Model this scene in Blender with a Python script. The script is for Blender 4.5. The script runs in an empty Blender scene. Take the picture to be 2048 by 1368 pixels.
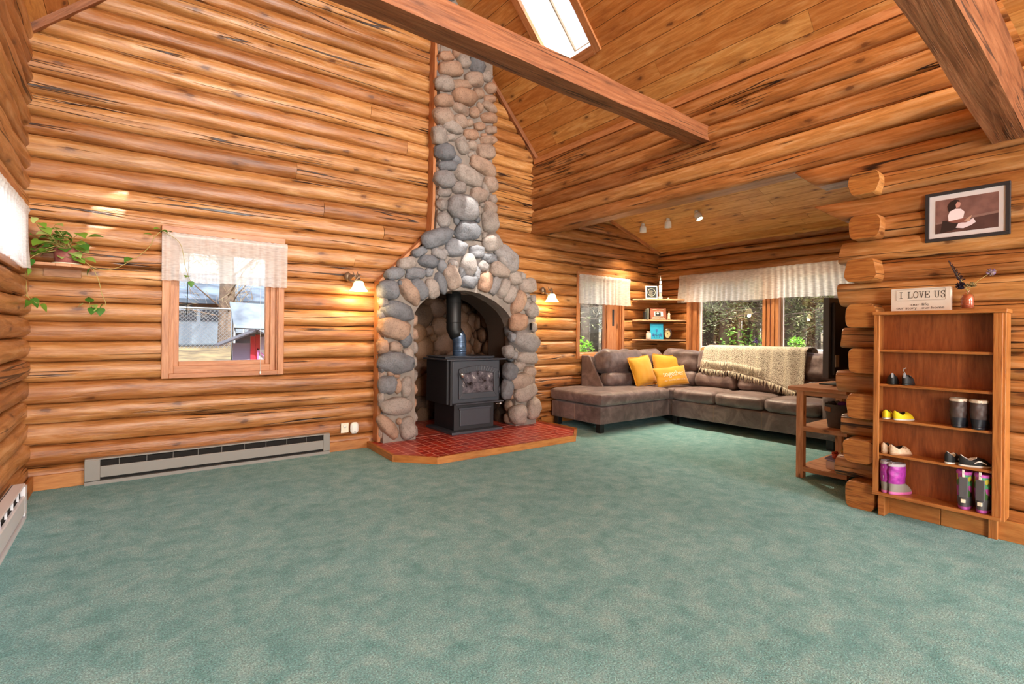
import bpy, math, random
from mathutils import Vector, Matrix, noise
random.seed(7)
SC = bpy.context.scene
COL = SC.collection
PI = math.pi
V = Vector

# ---------------------------------------------------------------- camera
CAM_H = 1.15
cd = bpy.data.cameras.new('camera')
cam = bpy.data.objects.new('camera', cd); COL.objects.link(cam)
cd.sensor_width = 36.0
cd.lens = 1003.04 / 2048 * 36.0
cd.shift_y = -(684 - 667.215) / 2048
cd.clip_start = 0.03; cd.clip_end = 300
_r = V((0.79669835, -0.60429215, 0.01013602)); _u = V((-0.0084408, 0.00564418, 0.99994845)); _f = V((0.6043182, 0.79674283, 0.000604))
cam.matrix_world = Matrix(((_r.x, _u.x, -_f.x, 0), (_r.y, _u.y, -_f.y, 0), (_r.z, _u.z, -_f.z, CAM_H), (0, 0, 0, 1)))
SC.camera = cam

# ---------------------------------------------------------------- world, sun, big lights, exposure
w = bpy.data.worlds.new('world'); SC.world = w; w.use_nodes = True
nt = w.node_tree; nt.nodes.clear()
sky = nt.nodes.new('ShaderNodeTexSky'); sky.sky_type = 'NISHITA'; sky.sun_disc = False
sky.sun_elevation = math.radians(60); sky.sun_rotation = math.radians(165); sky.air_density = 1.2; sky.dust_density = 2.5
bgn = nt.nodes.new('ShaderNodeBackground'); bgn.inputs[1].default_value = 0.5
hs = nt.nodes.new('ShaderNodeHueSaturation'); hs.inputs['Saturation'].default_value = 0.55
wo = nt.nodes.new('ShaderNodeOutputWorld')
nt.links.new(sky.outputs[0], hs.inputs['Color']); nt.links.new(hs.outputs[0], bgn.inputs[0]); nt.links.new(bgn.outputs[0], wo.inputs[0])

def aim(o, loc, d, up='Y'):
    o.location = loc; o.rotation_euler = V(d).to_track_quat('-Z', up).to_euler()
sl = bpy.data.lights.new('sun', 'SUN'); sl.energy = 9.0; sl.angle = math.radians(0.9); sl.color = (1, 0.95, 0.86)
so = bpy.data.objects.new('sun', sl); COL.objects.link(so); aim(so, (1.5, -6, 12), (-0.31, 0.88, -2.23))

def area(name, loc, d, sx, sy, power, col):
    l = bpy.data.lights.new(name, 'AREA'); l.shape = 'RECTANGLE'; l.size = sx; l.size_y = sy; l.energy = power; l.color = col
    o = bpy.data.objects.new(name, l); COL.objects.link(o); aim(o, loc, d, 'Y' if abs(V(d).normalized().z) > .9 else 'Z'); return o
area('fill_rear_right', (3.3, -3.45, 1.45), (-0.25, 1, 0.0), 1.15, 1.8, 170, (1, 0.96, 0.91))  # added fill lamp behind the viewer; no rear window is known here
area('fill_rear_left', (0.12, -3.45, 1.45), (0.15, 1, 0.0), 1.15, 1.8, 170, (1, 0.96, 0.91))  # second added fill lamp behind the viewer, not a real door
area('fill_rear_high', (1.9, -3.45, 4.0), (0.1, 1, -0.12), 2.6, 1.5, 440, (1, 0.95, 0.88))  # added high fill lamp for the upper walls and ceiling; no gable window known
area('daylight_left_window', (-1.55, 2.75, 2.35), (0.78, 1.0, -0.5), 0.9, 0.6, 55, (0.93, 0.97, 1))
SC.view_settings.view_transform = 'Standard'; SC.view_settings.look = 'None'
SC.view_settings.gamma = 1; SC.view_settings.use_curve_mapping = False
SC.view_settings.exposure = 0.5

# ---------------------------------------------------------------- helpers
def lin(h):
    h = h.lstrip('#'); c = [int(h[i:i + 2], 16) / 255 for i in (0, 2, 4)]
    return tuple((x / 12.92 if x <= .04045 else ((x + .055) / 1.055) ** 2.4) for x in c) + (1,)

class MB:
    def __init__(s): s.v = []; s.f = []; s.uv = []; s.m = []; s.sm = []; s.t = []; s.tone = .5; s.mat = 0; s.off = (0, 0)
    def rnd(s, k=1.0):
        s.tone = .5 + (random.random() - .5) * k; s.off = (random.random() * 90, random.random() * 40)
    def face(s, idx, uv=None, smooth=False):
        s.f.append(tuple(idx))
        if uv is None: uv = [(0, 0)] * len(idx)
        s.uv.append([(a + s.off[0], b + s.off[1]) for a, b in uv]); s.m.append(s.mat); s.sm.append(smooth); s.t.append(s.tone)
    def obox(s, c, A, B, C, grain=None):
        c = V(c); A = V(A); B = V(B); C = V(C)
        if A.cross(B).dot(C) < 0: A = -A
        ax = [A, B, C]; L = [a.length for a in ax]
        g = grain if grain is not None else max(range(3), key=lambda i: L[i])
        b0 = len(s.v)
        for k in (-1, 1):
            for j in (-1, 1):
                for i in (-1, 1): s.v.append(c + A * i + B * j + C * k)
        for axis, fs in ((0, ((0, 4, 6, 2), (1, 3, 7, 5))), (1, ((0, 1, 5, 4), (2, 6, 7, 3))), (2, ((0, 2, 3, 1), (4, 5, 7, 6)))):
            oth = [i for i in range(3) if i != axis]
            ui = g if g in oth else max(oth, key=lambda i: L[i]); vi = [i for i in oth if i != ui][0]
            for f in fs:
                uv = []
                for q in f:
                    sg = ((q & 1) * 2 - 1, ((q >> 1) & 1) * 2 - 1, ((q >> 2) & 1) * 2 - 1)
                    uv.append((sg[ui] * L[ui], sg[vi] * L[vi] + axis * .37))
                s.face([b0 + q for q in f], uv)
    def box(s, x0, y0, z0, x1, y1, z1, grain=None):
        s.obox(((x0 + x1) / 2, (y0 + y1) / 2, (z0 + z1) / 2), ((x1 - x0) / 2, 0, 0), (0, (y1 - y0) / 2, 0), (0, 0, (z1 - z0) / 2), grain)
    def grid(s, fn, nu, nv, closeu=False, closev=False, smooth=True, uvf=None, flip=False):
        b = len(s.v); U = nu if closeu else nu + 1; W = nv if closev else nv + 1
        for j in range(W):
            for i in range(U): s.v.append(V(fn(i / nu, j / nv)))
        for j in range(nv):
            for i in range(nu):
                a = b + j * U + i; a2 = b + j * U + (i + 1) % U; c = b + ((j + 1) % W) * U + i; d = b + ((j + 1) % W) * U + (i + 1) % U
                us = [(i / nu, j / nv), ((i + 1) / nu, j / nv), ((i + 1) / nu, (j + 1) / nv), (i / nu, (j + 1) / nv)]
                if uvf: us = [uvf(*q) for q in us]
                q = [a, a2, d, c]
                if flip: q.reverse(); us.reverse()
                s.face(q, us, smooth)
    def tube(s, pts, r, n=8, caps=True, smooth=True):
        pts = [V(p) for p in pts]; rs = r if isinstance(r, (list, tuple)) else [r] * len(pts)
        b = len(s.v); up = None; ln = 0; lens = []
        for i, p in enumerate(pts):
            t = (pts[min(i + 1, len(pts) - 1)] - pts[max(i - 1, 0)]).normalized()
            if up is None:
                up = t.orthogonal().normalized()
            else:
                up = (up - t * up.dot(t)).normalized()
            bi = t.cross(up)
            if i: ln += (p - pts[i - 1]).length
            lens.append(ln)
            for k in range(n):
                a = 2 * PI * k / n; s.v.append(p + (up * math.cos(a) + bi * math.sin(a)) * rs[i])
        for i in range(len(pts) - 1):
            for k in range(n):
                k2 = (k + 1) % n
                s.face([b + i * n + k, b + i * n + k2, b + (i + 1) * n + k2, b + (i + 1) * n + k],
                       [(lens[i], k * rs[i] * 6 / n), (lens[i], (k + 1) * rs[i] * 6 / n), (lens[i + 1], (k + 1) * rs[i] * 6 / n), (lens[i + 1], k * rs[i] * 6 / n)], smooth)
        if caps:
            s.face([b + k for k in reversed(range(n))]); s.face([b + (len(pts) - 1) * n + k for k in range(n)])
    def lathe(s, prof, c=(0, 0, 0), n=24, smooth=True, wob=None):
        c = V(c); b = len(s.v)
        for r, z in prof:
            for k in range(n):
                a = 2 * PI * k / n; rr = r * (wob(a, z) if wob else 1)
                s.v.append(c + V((rr * math.cos(a), rr * math.sin(a), z)))
        for i in range(len(prof) - 1):
            for k in range(n):
                k2 = (k + 1) % n
                s.face([b + i * n + k, b + i * n + k2, b + (i + 1) * n + k2, b + (i + 1) * n + k], [(k / n, prof[i][1]), ((k + 1) / n, prof[i][1]), ((k + 1) / n, prof[i + 1][1]), (k / n, prof[i + 1][1])], smooth)
    def prism(s, poly, P, d0, d1, smooth=False):
        b = len(s.v); n = len(poly)
        for d in (d0, d1):
            for p in poly: s.v.append(V(P(p[0], p[1], d)))
        s.face([b + i for i in range(n)], [p[:2] for p in poly]); s.face([b + n + i for i in reversed(range(n))], [p[:2] for p in reversed(poly)])
        for i in range(n):
            j = (i + 1) % n; ln = math.dist(poly[i][:2], poly[j][:2])
            s.face([b + i, b + n + i, b + n + j, b + j], [(0, 0), (0, abs(d1 - d0)), (ln, abs(d1 - d0)), (ln, 0)], smooth)
    def cush(s, c, h, r=.04, bul=(0, 0, 0), n=10, nz=0, R=None, seed=0):
        c = V(c); hx = V(h); b0 = len(s.v)
        def pt(q):
            o = V((0, 0, 0)); 
            core = V([max(-1, min(1, q[i])) * (hx[i] - r) for i in range(3)])
            dirv = V([q[i] * hx[i] for i in range(3)]) - core
            full = V([q[i] * hx[i] for i in range(3)])
            core = V([max(-(hx[i] - r), min(hx[i] - r, full[i])) for i in range(3)])
            dv = full - core
            p = core + (dv.normalized() * r if dv.length > 1e-9 else dv)
            for a in range(3):
                o1, o2 = [i for i in range(3) if i != a]
                if abs(q[a]) > .999: p[a] += math.copysign(bul[a], q[a]) * (1 - q[o1] ** 2) * (1 - q[o2] ** 2)
            if nz:
                nn = noise.noise_vector((c + p) * 7 + V((seed, 0, 0))); p += nn * nz
                nn = noise.noise(V(((c + p).x * 3 + seed, (c + p).y * 3, (c + p).z * 14))); p += p.normalized() * nn * nz * .8
            return c + (R @ p if R else p)
        for a in range(3):
            o1, o2 = (a + 1) % 3, (a + 2) % 3
            for sg in (-1, 1):
                def fn(u, v_):
                    q = [0, 0, 0]; q[a] = sg
                    e = lambda t: math.copysign(abs(2 * t - 1) ** .7, 2 * t - 1)
                    q[o1] = e(u); q[o2] = e(v_); return pt(q)
                s.grid(fn, n, n, flip=(sg < 0), uvf=lambda u, v_: (u * 2 * hx[o1], v_ * 2 * hx[o2]))
    def blob(s, c, h, rot=None, seed=0, nz=.18, p=2.6, sub=2):
        vs, fs = ICO[sub]; b = len(s.v); c = V(c); sv = V((seed * 3.7, seed * 1.3, seed * .7))
        for q in vs:
            l = (abs(q.x) ** p + abs(q.y) ** p + abs(q.z) ** p) ** (-1 / p)
            d = q * l; k = 1 + nz * noise.noise(q * 1.5 + sv) + nz * .35 * noise.noise(q * 4 + sv)
            d = V((d.x * h[0], d.y * h[1], d.z * h[2])) * k
            s.v.append(c + (rot @ d if rot else d))
        for f in fs: s.face([b + i for i in f], [(vs[i].x, vs[i].z) for i in f], True)
    def tri(s, pts):
        b = len(s.v); s.v += [V(p) for p in pts]; s.face(list(range(b, b + len(pts))), [(p[0], p[2]) for p in pts])

def _ico(sub):
    import bmesh
    bm = bmesh.new(); bmesh.ops.create_icosphere(bm, subdivisions=sub, radius=1)
    vs = [v.co.copy() for v in bm.verts]; fs = [[v.index for v in f.verts] for f in bm.faces]; bm.free(); return vs, fs
ICO = {1: _ico(1), 2: _ico(2), 3: _ico(3)}

def build(name, mb, mats, parent=None, world=True, bevel=0, solid=0, weld=False, sub=0):
    me = bpy.data.meshes.new(name)
    off = V((0, 0, 0))
    if parent is not None and world:
        p = parent
        while p is not None: off = off + p.location; p = p.parent
    me.from_pydata([v - off for v in mb.v], [], mb.f)
    uvl = me.uv_layers.new(name='uv'); tl = me.uv_layers.new(name='tone')
    uvl.data.foreach_set('uv', [c for f in mb.uv for q in f for c in q])
    tl.data.foreach_set('uv', [c for i, f in enumerate(mb.uv) for q in f for c in (mb.t[i], 0)])
    if not isinstance(mats, (list, tuple)): mats = [mats]
    for m in mats: me.materials.append(m)
    me.polygons.foreach_set('material_index', mb.m); me.polygons.foreach_set('use_smooth', mb.sm)
    me.update()
    o = bpy.data.objects.new(name, me); COL.objects.link(o)
    if parent is not None: o.parent = parent
    if weld: m_ = o.modifiers.new('weld', 'WELD'); m_.merge_threshold = .0005
    if solid: m_ = o.modifiers.new('solid', 'SOLIDIFY'); m_.thickness = solid; m_.offset = 0
    if bevel: m_ = o.modifiers.new('bevel', 'BEVEL'); m_.width = bevel; m_.segments = 2; m_.limit_method = 'ANGLE'; m_.angle_limit = math.radians(50)
    if sub: m_ = o.modifiers.new('sub', 'SUBSURF'); m_.levels = sub; m_.render_levels = sub
    return o
def thing(name, loc, label, cat, group=None, rz=0):
    o = bpy.data.objects.new(name, None); COL.objects.link(o); o.location = loc; o.rotation_euler = (0, 0, rz)
    o.empty_display_size = .1
    return tag(o, label, cat, group)
def tag(o, label, cat, group=None):
    o['label'] = label; o['category'] = cat
    if group: o['group'] = group
    return o
def struct(name, loc=(0, 0, 0)):
    o = bpy.data.objects.new(name, None); COL.objects.link(o); o.location = loc; o['kind'] = 'structure'; return o
def S(o): o['kind'] = 'structure'; return o
def copytree(o, parent=None):
    c = o.copy(); COL.objects.link(c)
    if parent is not None: c.parent = parent
    for ch in list(o.children): copytree(ch, c)
    return c

# ---------------------------------------------------------------- materials
def nodes(name):
    m = bpy.data.materials.new(name); m.use_nodes = True; n = m.node_tree; b = n.nodes['Principled BSDF']; return m, n, b
def N(n, t, **k):
    x = n.nodes.new(t)
    for a, b in k.items(): setattr(x, a, b)
    return x
def ramp(n, stops):
    r = N(n, 'ShaderNodeValToRGB'); e = r.color_ramp.elements
    while len(e) < len(stops): e.new(.5)
    for i, (p, c) in enumerate(stops): e[i].position = p; e[i].color = c if len(c) == 4 else tuple(c) + (1,)
    return r
def mathn(n, op, a, b=None, c=None):
    x = N(n, 'ShaderNodeMath', operation=op)
    for i, q in enumerate((a, b, c)):
        if q is None: continue
        if isinstance(q, (int, float)): x.inputs[i].default_value = q
        else: n.links.new(q, x.inputs[i])
    return x.outputs[0]
def mixc(n, f, a, b, mode='MIX'):
    x = N(n, 'ShaderNodeMix', data_type='RGBA', blend_type=mode)
    for i, q in ((0, f), (6, a), (7, b)):
        if isinstance(q, (int, float)): x.inputs[i].default_value = q
        elif isinstance(q, tuple): x.inputs[i].default_value = q
        else: n.links.new(q, x.inputs[i])
    return x.outputs[2]
def plain(name, hexc, rough=.5, metal=0, bump=0, bscale=200, emit=None, es=0, var=None, vs=8, spec=.5, coat=0, sheen=0):
    m, n, b = nodes(name); L = n.links
    b.inputs['Base Color'].default_value = lin(hexc); b.inputs['Roughness'].default_value = rough; b.inputs['Metallic'].default_value = metal
    b.inputs['Specular IOR Level'].default_value = spec; b.inputs['Coat Weight'].default_value = coat
    if sheen: b.inputs['Sheen Weight'].default_value = sheen
    if emit: b.inputs['Emission Color'].default_value = lin(emit); b.inputs['Emission Strength'].default_value = es
    tc = N(n, 'ShaderNodeTexCoord')
    if var:
        no = N(n, 'ShaderNodeTexNoise'); no.inputs['Scale'].default_value = vs; no.inputs['Detail'].default_value = 5
        L.new(tc.outputs['Object'], no.inputs['Vector'])
        r = ramp(n, [(.35, lin(hexc)), (.68, lin(var))]); L.new(no.outputs[0], r.inputs[0]); L.new(r.outputs[0], b.inputs['Base Color'])
    if bump:
        no = N(n, 'ShaderNodeTexNoise'); no.inputs['Scale'].default_value = bscale; no.inputs['Detail'].default_value = 4
        L.new(tc.outputs['Object'], no.inputs['Vector'])
        bp = N(n, 'ShaderNodeBump'); bp.inputs['Strength'].default_value = bump; bp.inputs['Distance'].default_value = .004
        L.new(no.outputs[0], bp.inputs['Height']); L.new(bp.outputs[0], b.inputs['Normal'])
    return m
def wood(name, dark, mid, light, tdark, tlight, su=1.0, sv=9.0, knots=.5, kd='#5a3015', cracks=0.0, rough=.42, bump=.25, ks=(2.2, 5.5), spec=.5, stain=0):
    m, n, b = nodes(name); L = n.links
    uv = N(n, 'ShaderNodeUVMap', uv_map='uv'); sp = N(n, 'ShaderNodeSeparateXYZ'); L.new(uv.outputs[0], sp.inputs[0])
    tn = N(n, 'ShaderNodeUVMap', uv_map='tone'); ts = N(n, 'ShaderNodeSeparateXYZ'); L.new(tn.outputs[0], ts.inputs[0])
    def cmb(a, c, z=0):
        x = N(n, 'ShaderNodeCombineXYZ'); L.new(mathn(n, 'MULTIPLY', sp.outputs[0], a), x.inputs[0]); L.new(mathn(n, 'MULTIPLY', sp.outputs[1], c), x.inputs[1]); x.inputs[2].default_value = z; return x.outputs[0]
    def noi(vec, sc, det=4, dist=0, rg=.55):
        x = N(n, 'ShaderNodeTexNoise'); x.inputs['Scale'].default_value = sc; x.inputs['Detail'].default_value = det; x.inputs['Distortion'].default_value = dist; x.inputs['Roughness'].default_value = rg
        L.new(vec, x.inputs['Vector']); return x.outputs[0]
    grain = noi(cmb(su, sv), 3.0, 6, .6, .62)
    fine = noi(cmb(su * 4, sv * 9), 3.0, 3)
    r = ramp(n, [(.28, lin(dark)), (.5, lin(mid)), (.74, lin(light))]); L.new(grain, r.inputs[0])
    tr = ramp(n, [(0, lin(tdark)), (1, lin(tlight))]); L.new(ts.outputs[0], tr.inputs[0])
    c = mixc(n, .75, r.outputs[0], tr.outputs[0], 'MULTIPLY')
    patch = noi(cmb(su * 1.1, sv * .35, 3), 1.4, 4)
    pr = ramp(n, [(.3, (.55, .5, .46)), (.5, (1, 1, 1)), (.75, (1.0, 1.0, 1.0))]); L.new(patch, pr.inputs[0])
    c = mixc(n, .55, c, pr.outputs[0], 'MULTIPLY')
    fr = ramp(n, [(.3, (.72, .7, .68)), (.62, (1, 1, 1))]); L.new(fine, fr.inputs[0])
    c = mixc(n, .5, c, fr.outputs[0], 'MULTIPLY')
    height = grain
    if knots:
        vo = N(n, 'ShaderNodeTexVoronoi', voronoi_dimensions='2D'); vo.inputs['Scale'].default_value = 1
        w0 = N(n, 'ShaderNodeVectorMath', operation='ADD'); L.new(cmb(*ks), w0.inputs[0])
        wn = N(n, 'ShaderNodeTexNoise'); wn.inputs['Scale'].default_value = 4; L.new(cmb(ks[0] * 2, ks[1] * 2), wn.inputs['Vector'])
        ws = N(n, 'ShaderNodeVectorMath', operation='SCALE'); ws.inputs['Scale'].default_value = .16; L.new(wn.outputs['Color'], ws.inputs[0]); L.new(ws.outputs[0], w0.inputs[1])
        L.new(w0.outputs[0], vo.inputs['Vector'])
        cs = N(n, 'ShaderNodeSeparateColor'); L.new(vo.outputs['Color'], cs.inputs[0])
        on = mathn(n, 'LESS_THAN', cs.outputs[0], knots)
        kr = ramp(n, [(.0, (1, 1, 1)), (.06, (.9, .9, .9)), (.1, (.35, .35, .35)), (.22, (0, 0, 0))]); L.new(vo.outputs['Distance'], kr.inputs[0])
        km = mathn(n, 'MULTIPLY', kr.outputs[0], on)
        c = mixc(n, mathn(n, 'MULTIPLY', km, .88), c, lin(kd))
    if stain:
        st = noi(cmb(su * .9, sv * .6, 9), 2.2, 6, 1.2, .7)
        sr = ramp(n, [(.62, (0, 0, 0)), (.72, (1, 1, 1))]); L.new(st, sr.inputs[0])
        c = mixc(n, mathn(n, 'MULTIPLY', sr.outputs[0], stain), c, lin('#59391f'))
    bp = N(n, 'ShaderNodeBump'); bp.inputs['Strength'].default_value = bump; bp.inputs['Distance'].default_value = .012
    if cracks:
        cn = noi(cmb(su * .16, sv * .55, 5), 2.0, 2, .1)
        a = mathn(n, 'ABSOLUTE', mathn(n, 'SUBTRACT', cn, .5))
        line = ramp(n, [(.0, (1, 1, 1)), (.006, (1, 1, 1)), (.013, (0, 0, 0))]); L.new(a, line.inputs[0])
        mk = ramp(n, [(.5, (0, 0, 0)), (.54, (1, 1, 1))]); L.new(noi(cmb(su * .5, sv * .15, 12), 1.6, 2), mk.inputs[0])
        cm = mathn(n, 'MULTIPLY', mathn(n, 'MULTIPLY', line.outputs[0], mk.outputs[0]), cracks)
        c = mixc(n, cm, c, lin('#2a1308'))
        height = mathn(n, 'SUBTRACT', grain, mathn(n, 'MULTIPLY', cm, 1.5))
    L.new(height, bp.inputs['Height']); L.new(bp.outputs[0], b.inputs['Normal'])
    L.new(c, b.inputs['Base Color']); b.inputs['Roughness'].default_value = rough; b.inputs['Specular IOR Level'].default_value = spec
    return m
M = {}
M['log'] = wood('log_wood', '#96602f', '#c68b4e', '#e4b683', '#c2a28c', '#ffffff', su=.9, sv=9, knots=.3, cracks=1.0, rough=.36, ks=(2.7, 6), stain=.45, bump=.5)
M['endg'] = wood('end_grain_wood', '#8a4e20', '#b87838', '#cb9250', '#e0c8b0', '#ffffff', su=2, sv=24, knots=0, cracks=.8, rough=.5, bump=.35)
M['plank'] = wood('ceiling_plank_wood', '#b87638', '#dc9e54', '#f2c484', '#d8b08a', '#ffffff', su=1.2, sv=10, knots=.5, rough=.45, ks=(3.0, 6.5), bump=.06)
M['plank2'] = wood('pale_plank_wood', '#bd8a4a', '#dfae68', '#efc888', '#e0c6a4', '#ffffff', su=1.2, sv=10, knots=.55, rough=.45, ks=(2.4, 7.2), bump=.06)
M['beam'] = wood('rough_beam_wood', '#7a4726', '#a46c44', '#bf8a62', '#b89880', '#f0e0d4', su=1.0, sv=14, knots=.2, cracks=.9, rough=.6, bump=.5, ks=(2, 8))
M['trim'] = wood('trim_wood', '#ac6c3c', '#c88a58', '#d9a274', '#d8b898', '#ffffff', su=1.5, sv=14, knots=.12, rough=.45, bump=.06)
M['base'] = wood('baseboard_wood', '#a3642c', '#bf8040', '#cf9552', '#d8b898', '#ffffff', su=1.5, sv=12, knots=.15, rough=.5, bump=.06)
M['oak'] = wood('oak_wood', '#8a4d20', '#c08042', '#d2985a', '#d8b090', '#ffffff', su=1.2, sv=22, knots=0, rough=.38, bump=.2)
M['oakback'] = wood('oak_veneer', '#7a4018', '#9a5628', '#ad6a38', '#e0b890', '#ffffff', su=2, sv=16, knots=0, rough=.45, bump=.12)
M['pine'] = wood('pine_table_wood', '#a8704a', '#cb966c', '#deb28a', '#d8b8a0', '#ffffff', su=1.4, sv=12, knots=.4, rough=.55, bump=.12, ks=(4, 10))
M['mortar'] = plain('stone_mortar', '#7d736b', .85, bump=.8, bscale=60, var='#91857a')
def stone_mat(name, cols, dim=1.0):
    m, n, b = nodes(name); L = n.links
    tn = N(n, 'ShaderNodeUVMap', uv_map='tone'); ts = N(n, 'ShaderNodeSeparateXYZ'); L.new(tn.outputs[0], ts.inputs[0])
    r = ramp(n, [(i / (len(cols) - 1), lin(c)) for i, c in enumerate(cols)]); L.new(ts.outputs[0], r.inputs[0])
    tc = N(n, 'ShaderNodeTexCoord')
    def noi(sc, det, rg=.6):
        x = N(n, 'ShaderNodeTexNoise'); x.inputs['Scale'].default_value = sc; x.inputs['Detail'].default_value = det; x.inputs['Roughness'].default_value = rg; L.new(tc.outputs['Object'], x.inputs['Vector']); return x.outputs[0]
    a = ramp(n, [(.3, (.5, .48, .47)), (.52, (1, 1, 1)), (.72, (1, 1, 1))]); L.new(noi(9, 6), a.inputs[0])
    c = mixc(n, .7, r.outputs[0], a.outputs[0], 'MULTIPLY')
    g = ramp(n, [(.36, (.45, .42, .4)), (.5, (1, 1, 1))]); L.new(noi(70, 4, .7), g.inputs[0])
    c = mixc(n, .6, c, g.outputs[0], 'MULTIPLY')
    bp = N(n, 'ShaderNodeBump'); bp.inputs['Strength'].default_value = .75; bp.inputs['Distance'].default_value = .012; L.new(noi(38, 6, .7), bp.inputs['Height'])
    L.new(bp.outputs[0], b.inputs['Normal']); L.new(c, b.inputs['Base Color']); b.inputs['Roughness'].default_value = .62
    return m
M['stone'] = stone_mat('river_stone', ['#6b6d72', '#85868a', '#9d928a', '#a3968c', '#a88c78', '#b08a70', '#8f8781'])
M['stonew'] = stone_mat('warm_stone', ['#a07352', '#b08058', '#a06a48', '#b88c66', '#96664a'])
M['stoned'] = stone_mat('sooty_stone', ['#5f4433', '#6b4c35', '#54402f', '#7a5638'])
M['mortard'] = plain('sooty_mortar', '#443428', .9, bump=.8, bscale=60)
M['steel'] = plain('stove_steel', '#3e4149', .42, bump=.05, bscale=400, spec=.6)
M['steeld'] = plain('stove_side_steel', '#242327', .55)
M['pipe'] = plain('stove_pipe_blue_grey', '#4a5a70', .32, metal=.5)
M['pipeb'] = plain('stove_pipe_black', '#141414', .5)
M['nickel'] = plain('nickel', '#d8d2c8', .25, metal=.9)
M['white'] = plain('white_paint', '#efece6', .5)
M['grey'] = plain('heater_paint', '#8b8780', .4, spec=.5)
M['heatw'] = plain('white_heater_paint', '#dcdce0', .4)
M['black'] = plain('black_plastic', '#121214', .4)
M['dark'] = plain('dark_void', '#171310', .9)
M['tv'] = plain('tv_plastic', '#434954', .35)
M['brass'] = plain('aged_bronze', '#8a735c', .4, metal=.6, bump=.4, bscale=120)
M['gold'] = plain('mustard_fabric', '#dfa01c', .8, bump=.4, bscale=500, var='#e8ad2c', vs=5, sheen=.3)
M['goldp'] = plain('mustard_velvet', '#dc9a14', .7, bump=.3, bscale=500, var='#e4a822', vs=5, sheen=.4)
M['cream'] = plain('cream_print', '#f0e6cc', .8)
def leather():
    m, n, b = nodes('brown_suede_leather'); L = n.links; tc = N(n, 'ShaderNodeTexCoord')
    x = N(n, 'ShaderNodeTexNoise'); x.inputs['Scale'].default_value = 5; x.inputs['Detail'].default_value = 7; x.inputs['Roughness'].default_value = .65; x.inputs['Distortion'].default_value = .8; L.new(tc.outputs['Object'], x.inputs['Vector'])
    r = ramp(n, [(.3, lin('#50423f')), (.5, lin('#6c5a58')), (.7, lin('#8f7d7a'))]); L.new(x.outputs[0], r.inputs[0]); L.new(r.outputs[0], b.inputs['Base Color'])
    y = N(n, 'ShaderNodeTexNoise'); y.inputs['Scale'].default_value = 14; y.inputs['Detail'].default_value = 6; L.new(tc.outputs['Object'], y.inputs['Vector'])
    bp = N(n, 'ShaderNodeBump'); bp.inputs['Strength'].default_value = .45; bp.inputs['Distance'].default_value = .015; L.new(y.outputs[0], bp.inputs['Height']); L.new(bp.outputs[0], b.inputs['Normal'])
    b.inputs['Roughness'].default_value = .48; b.inputs['Sheen Weight'].default_value = .15
    return m
M['leather'] = leather()
M['stitch'] = plain('pale_stitching', '#a98c78', .7)
def carpet():
    m, n, b = nodes('teal_carpet'); L = n.links; tc = N(n, 'ShaderNodeTexCoord')
    def noi(sc, det, dist=0, rg=.55, vec=None):
        x = N(n, 'ShaderNodeTexNoise'); x.inputs['Scale'].default_value = sc; x.inputs['Detail'].default_value = det; x.inputs['Distortion'].default_value = dist; x.inputs['Roughness'].default_value = rg; L.new(vec or tc.outputs['Object'], x.inputs['Vector']); return x.outputs[0]
    a = ramp(n, [(.30, lin('#62acae')), (.47, lin('#8cc9cc')), (.60, lin('#a8d7d8')), (.76, lin('#c0dedd'))]); L.new(noi(7.5, 8, .2, .75), a.inputs[0])
    big = ramp(n, [(.35, (.78, .86, .86)), (.6, (1, 1, 1))]); L.new(noi(.9, 3), big.inputs[0])
    c = mixc(n, .8, a.outputs[0], big.outputs[0], 'MULTIPLY')
    f = ramp(n, [(.32, (.2, .26, .26)), (.5, (.85, .88, .88)), (.68, (1.9, 1.8, 1.75))]); fn = noi(150, 3, 0, .8); L.new(fn, f.inputs[0])
    c = mixc(n, .85, c, f.outputs[0], 'MULTIPLY')
    L.new(c, b.inputs['Base Color']); b.inputs['Roughness'].default_value = .95; b.inputs['Specular IOR Level'].default_value = .1; b.inputs['Sheen Weight'].default_value = .25
    bp = N(n, 'ShaderNodeBump'); bp.inputs['Strength'].default_value = .9; bp.inputs['Distance'].default_value = .02; L.new(fn, bp.inputs['Height']); L.new(bp.outputs[0], b.inputs['Normal'])
    return m
M['carpet'] = carpet()
def tiles():
    m, n, b = nodes('red_quarry_tiles'); L = n.links; tc = N(n, 'ShaderNodeTexCoord')
    br = N(n, 'ShaderNodeTexBrick'); br.offset = 0; br.inputs['Scale'].default_value = 1; br.inputs['Mortar Size'].default_value = .0055; br.inputs['Brick Width'].default_value = .1; br.inputs['Row Height'].default_value = .1; br.inputs['Mortar Smooth'].default_value = .1
    br.inputs['Color1'].default_value = lin('#a02c24'); br.inputs['Color2'].default_value = lin('#bf3d28'); br.inputs['Mortar'].default_value = lin('#e09a88')
    L.new(tc.outputs['Object'], br.inputs['Vector'])
    x = N(n, 'ShaderNodeTexNoise'); x.inputs['Scale'].default_value = 9; L.new(tc.outputs['Object'], x.inputs['Vector'])
    r = ramp(n, [(.35, (.75, .7, .72)), (.65, (1, 1, 1))]); L.new(x.outputs[0], r.inputs[0])
    L.new(mixc(n, .8, br.outputs[0], r.outputs[0], 'MULTIPLY'), b.inputs['Base Color']); b.inputs['Roughness'].default_value = .35
    bp = N(n, 'ShaderNodeBump'); bp.inputs['Strength'].default_value = .4; bp.inputs['Distance'].default_value = .003; bp.invert = True; L.new(br.outputs['Fac'], bp.inputs['Height']); L.new(bp.outputs[0], b.inputs['Normal'])
    return m
M['tile'] = tiles()
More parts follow.
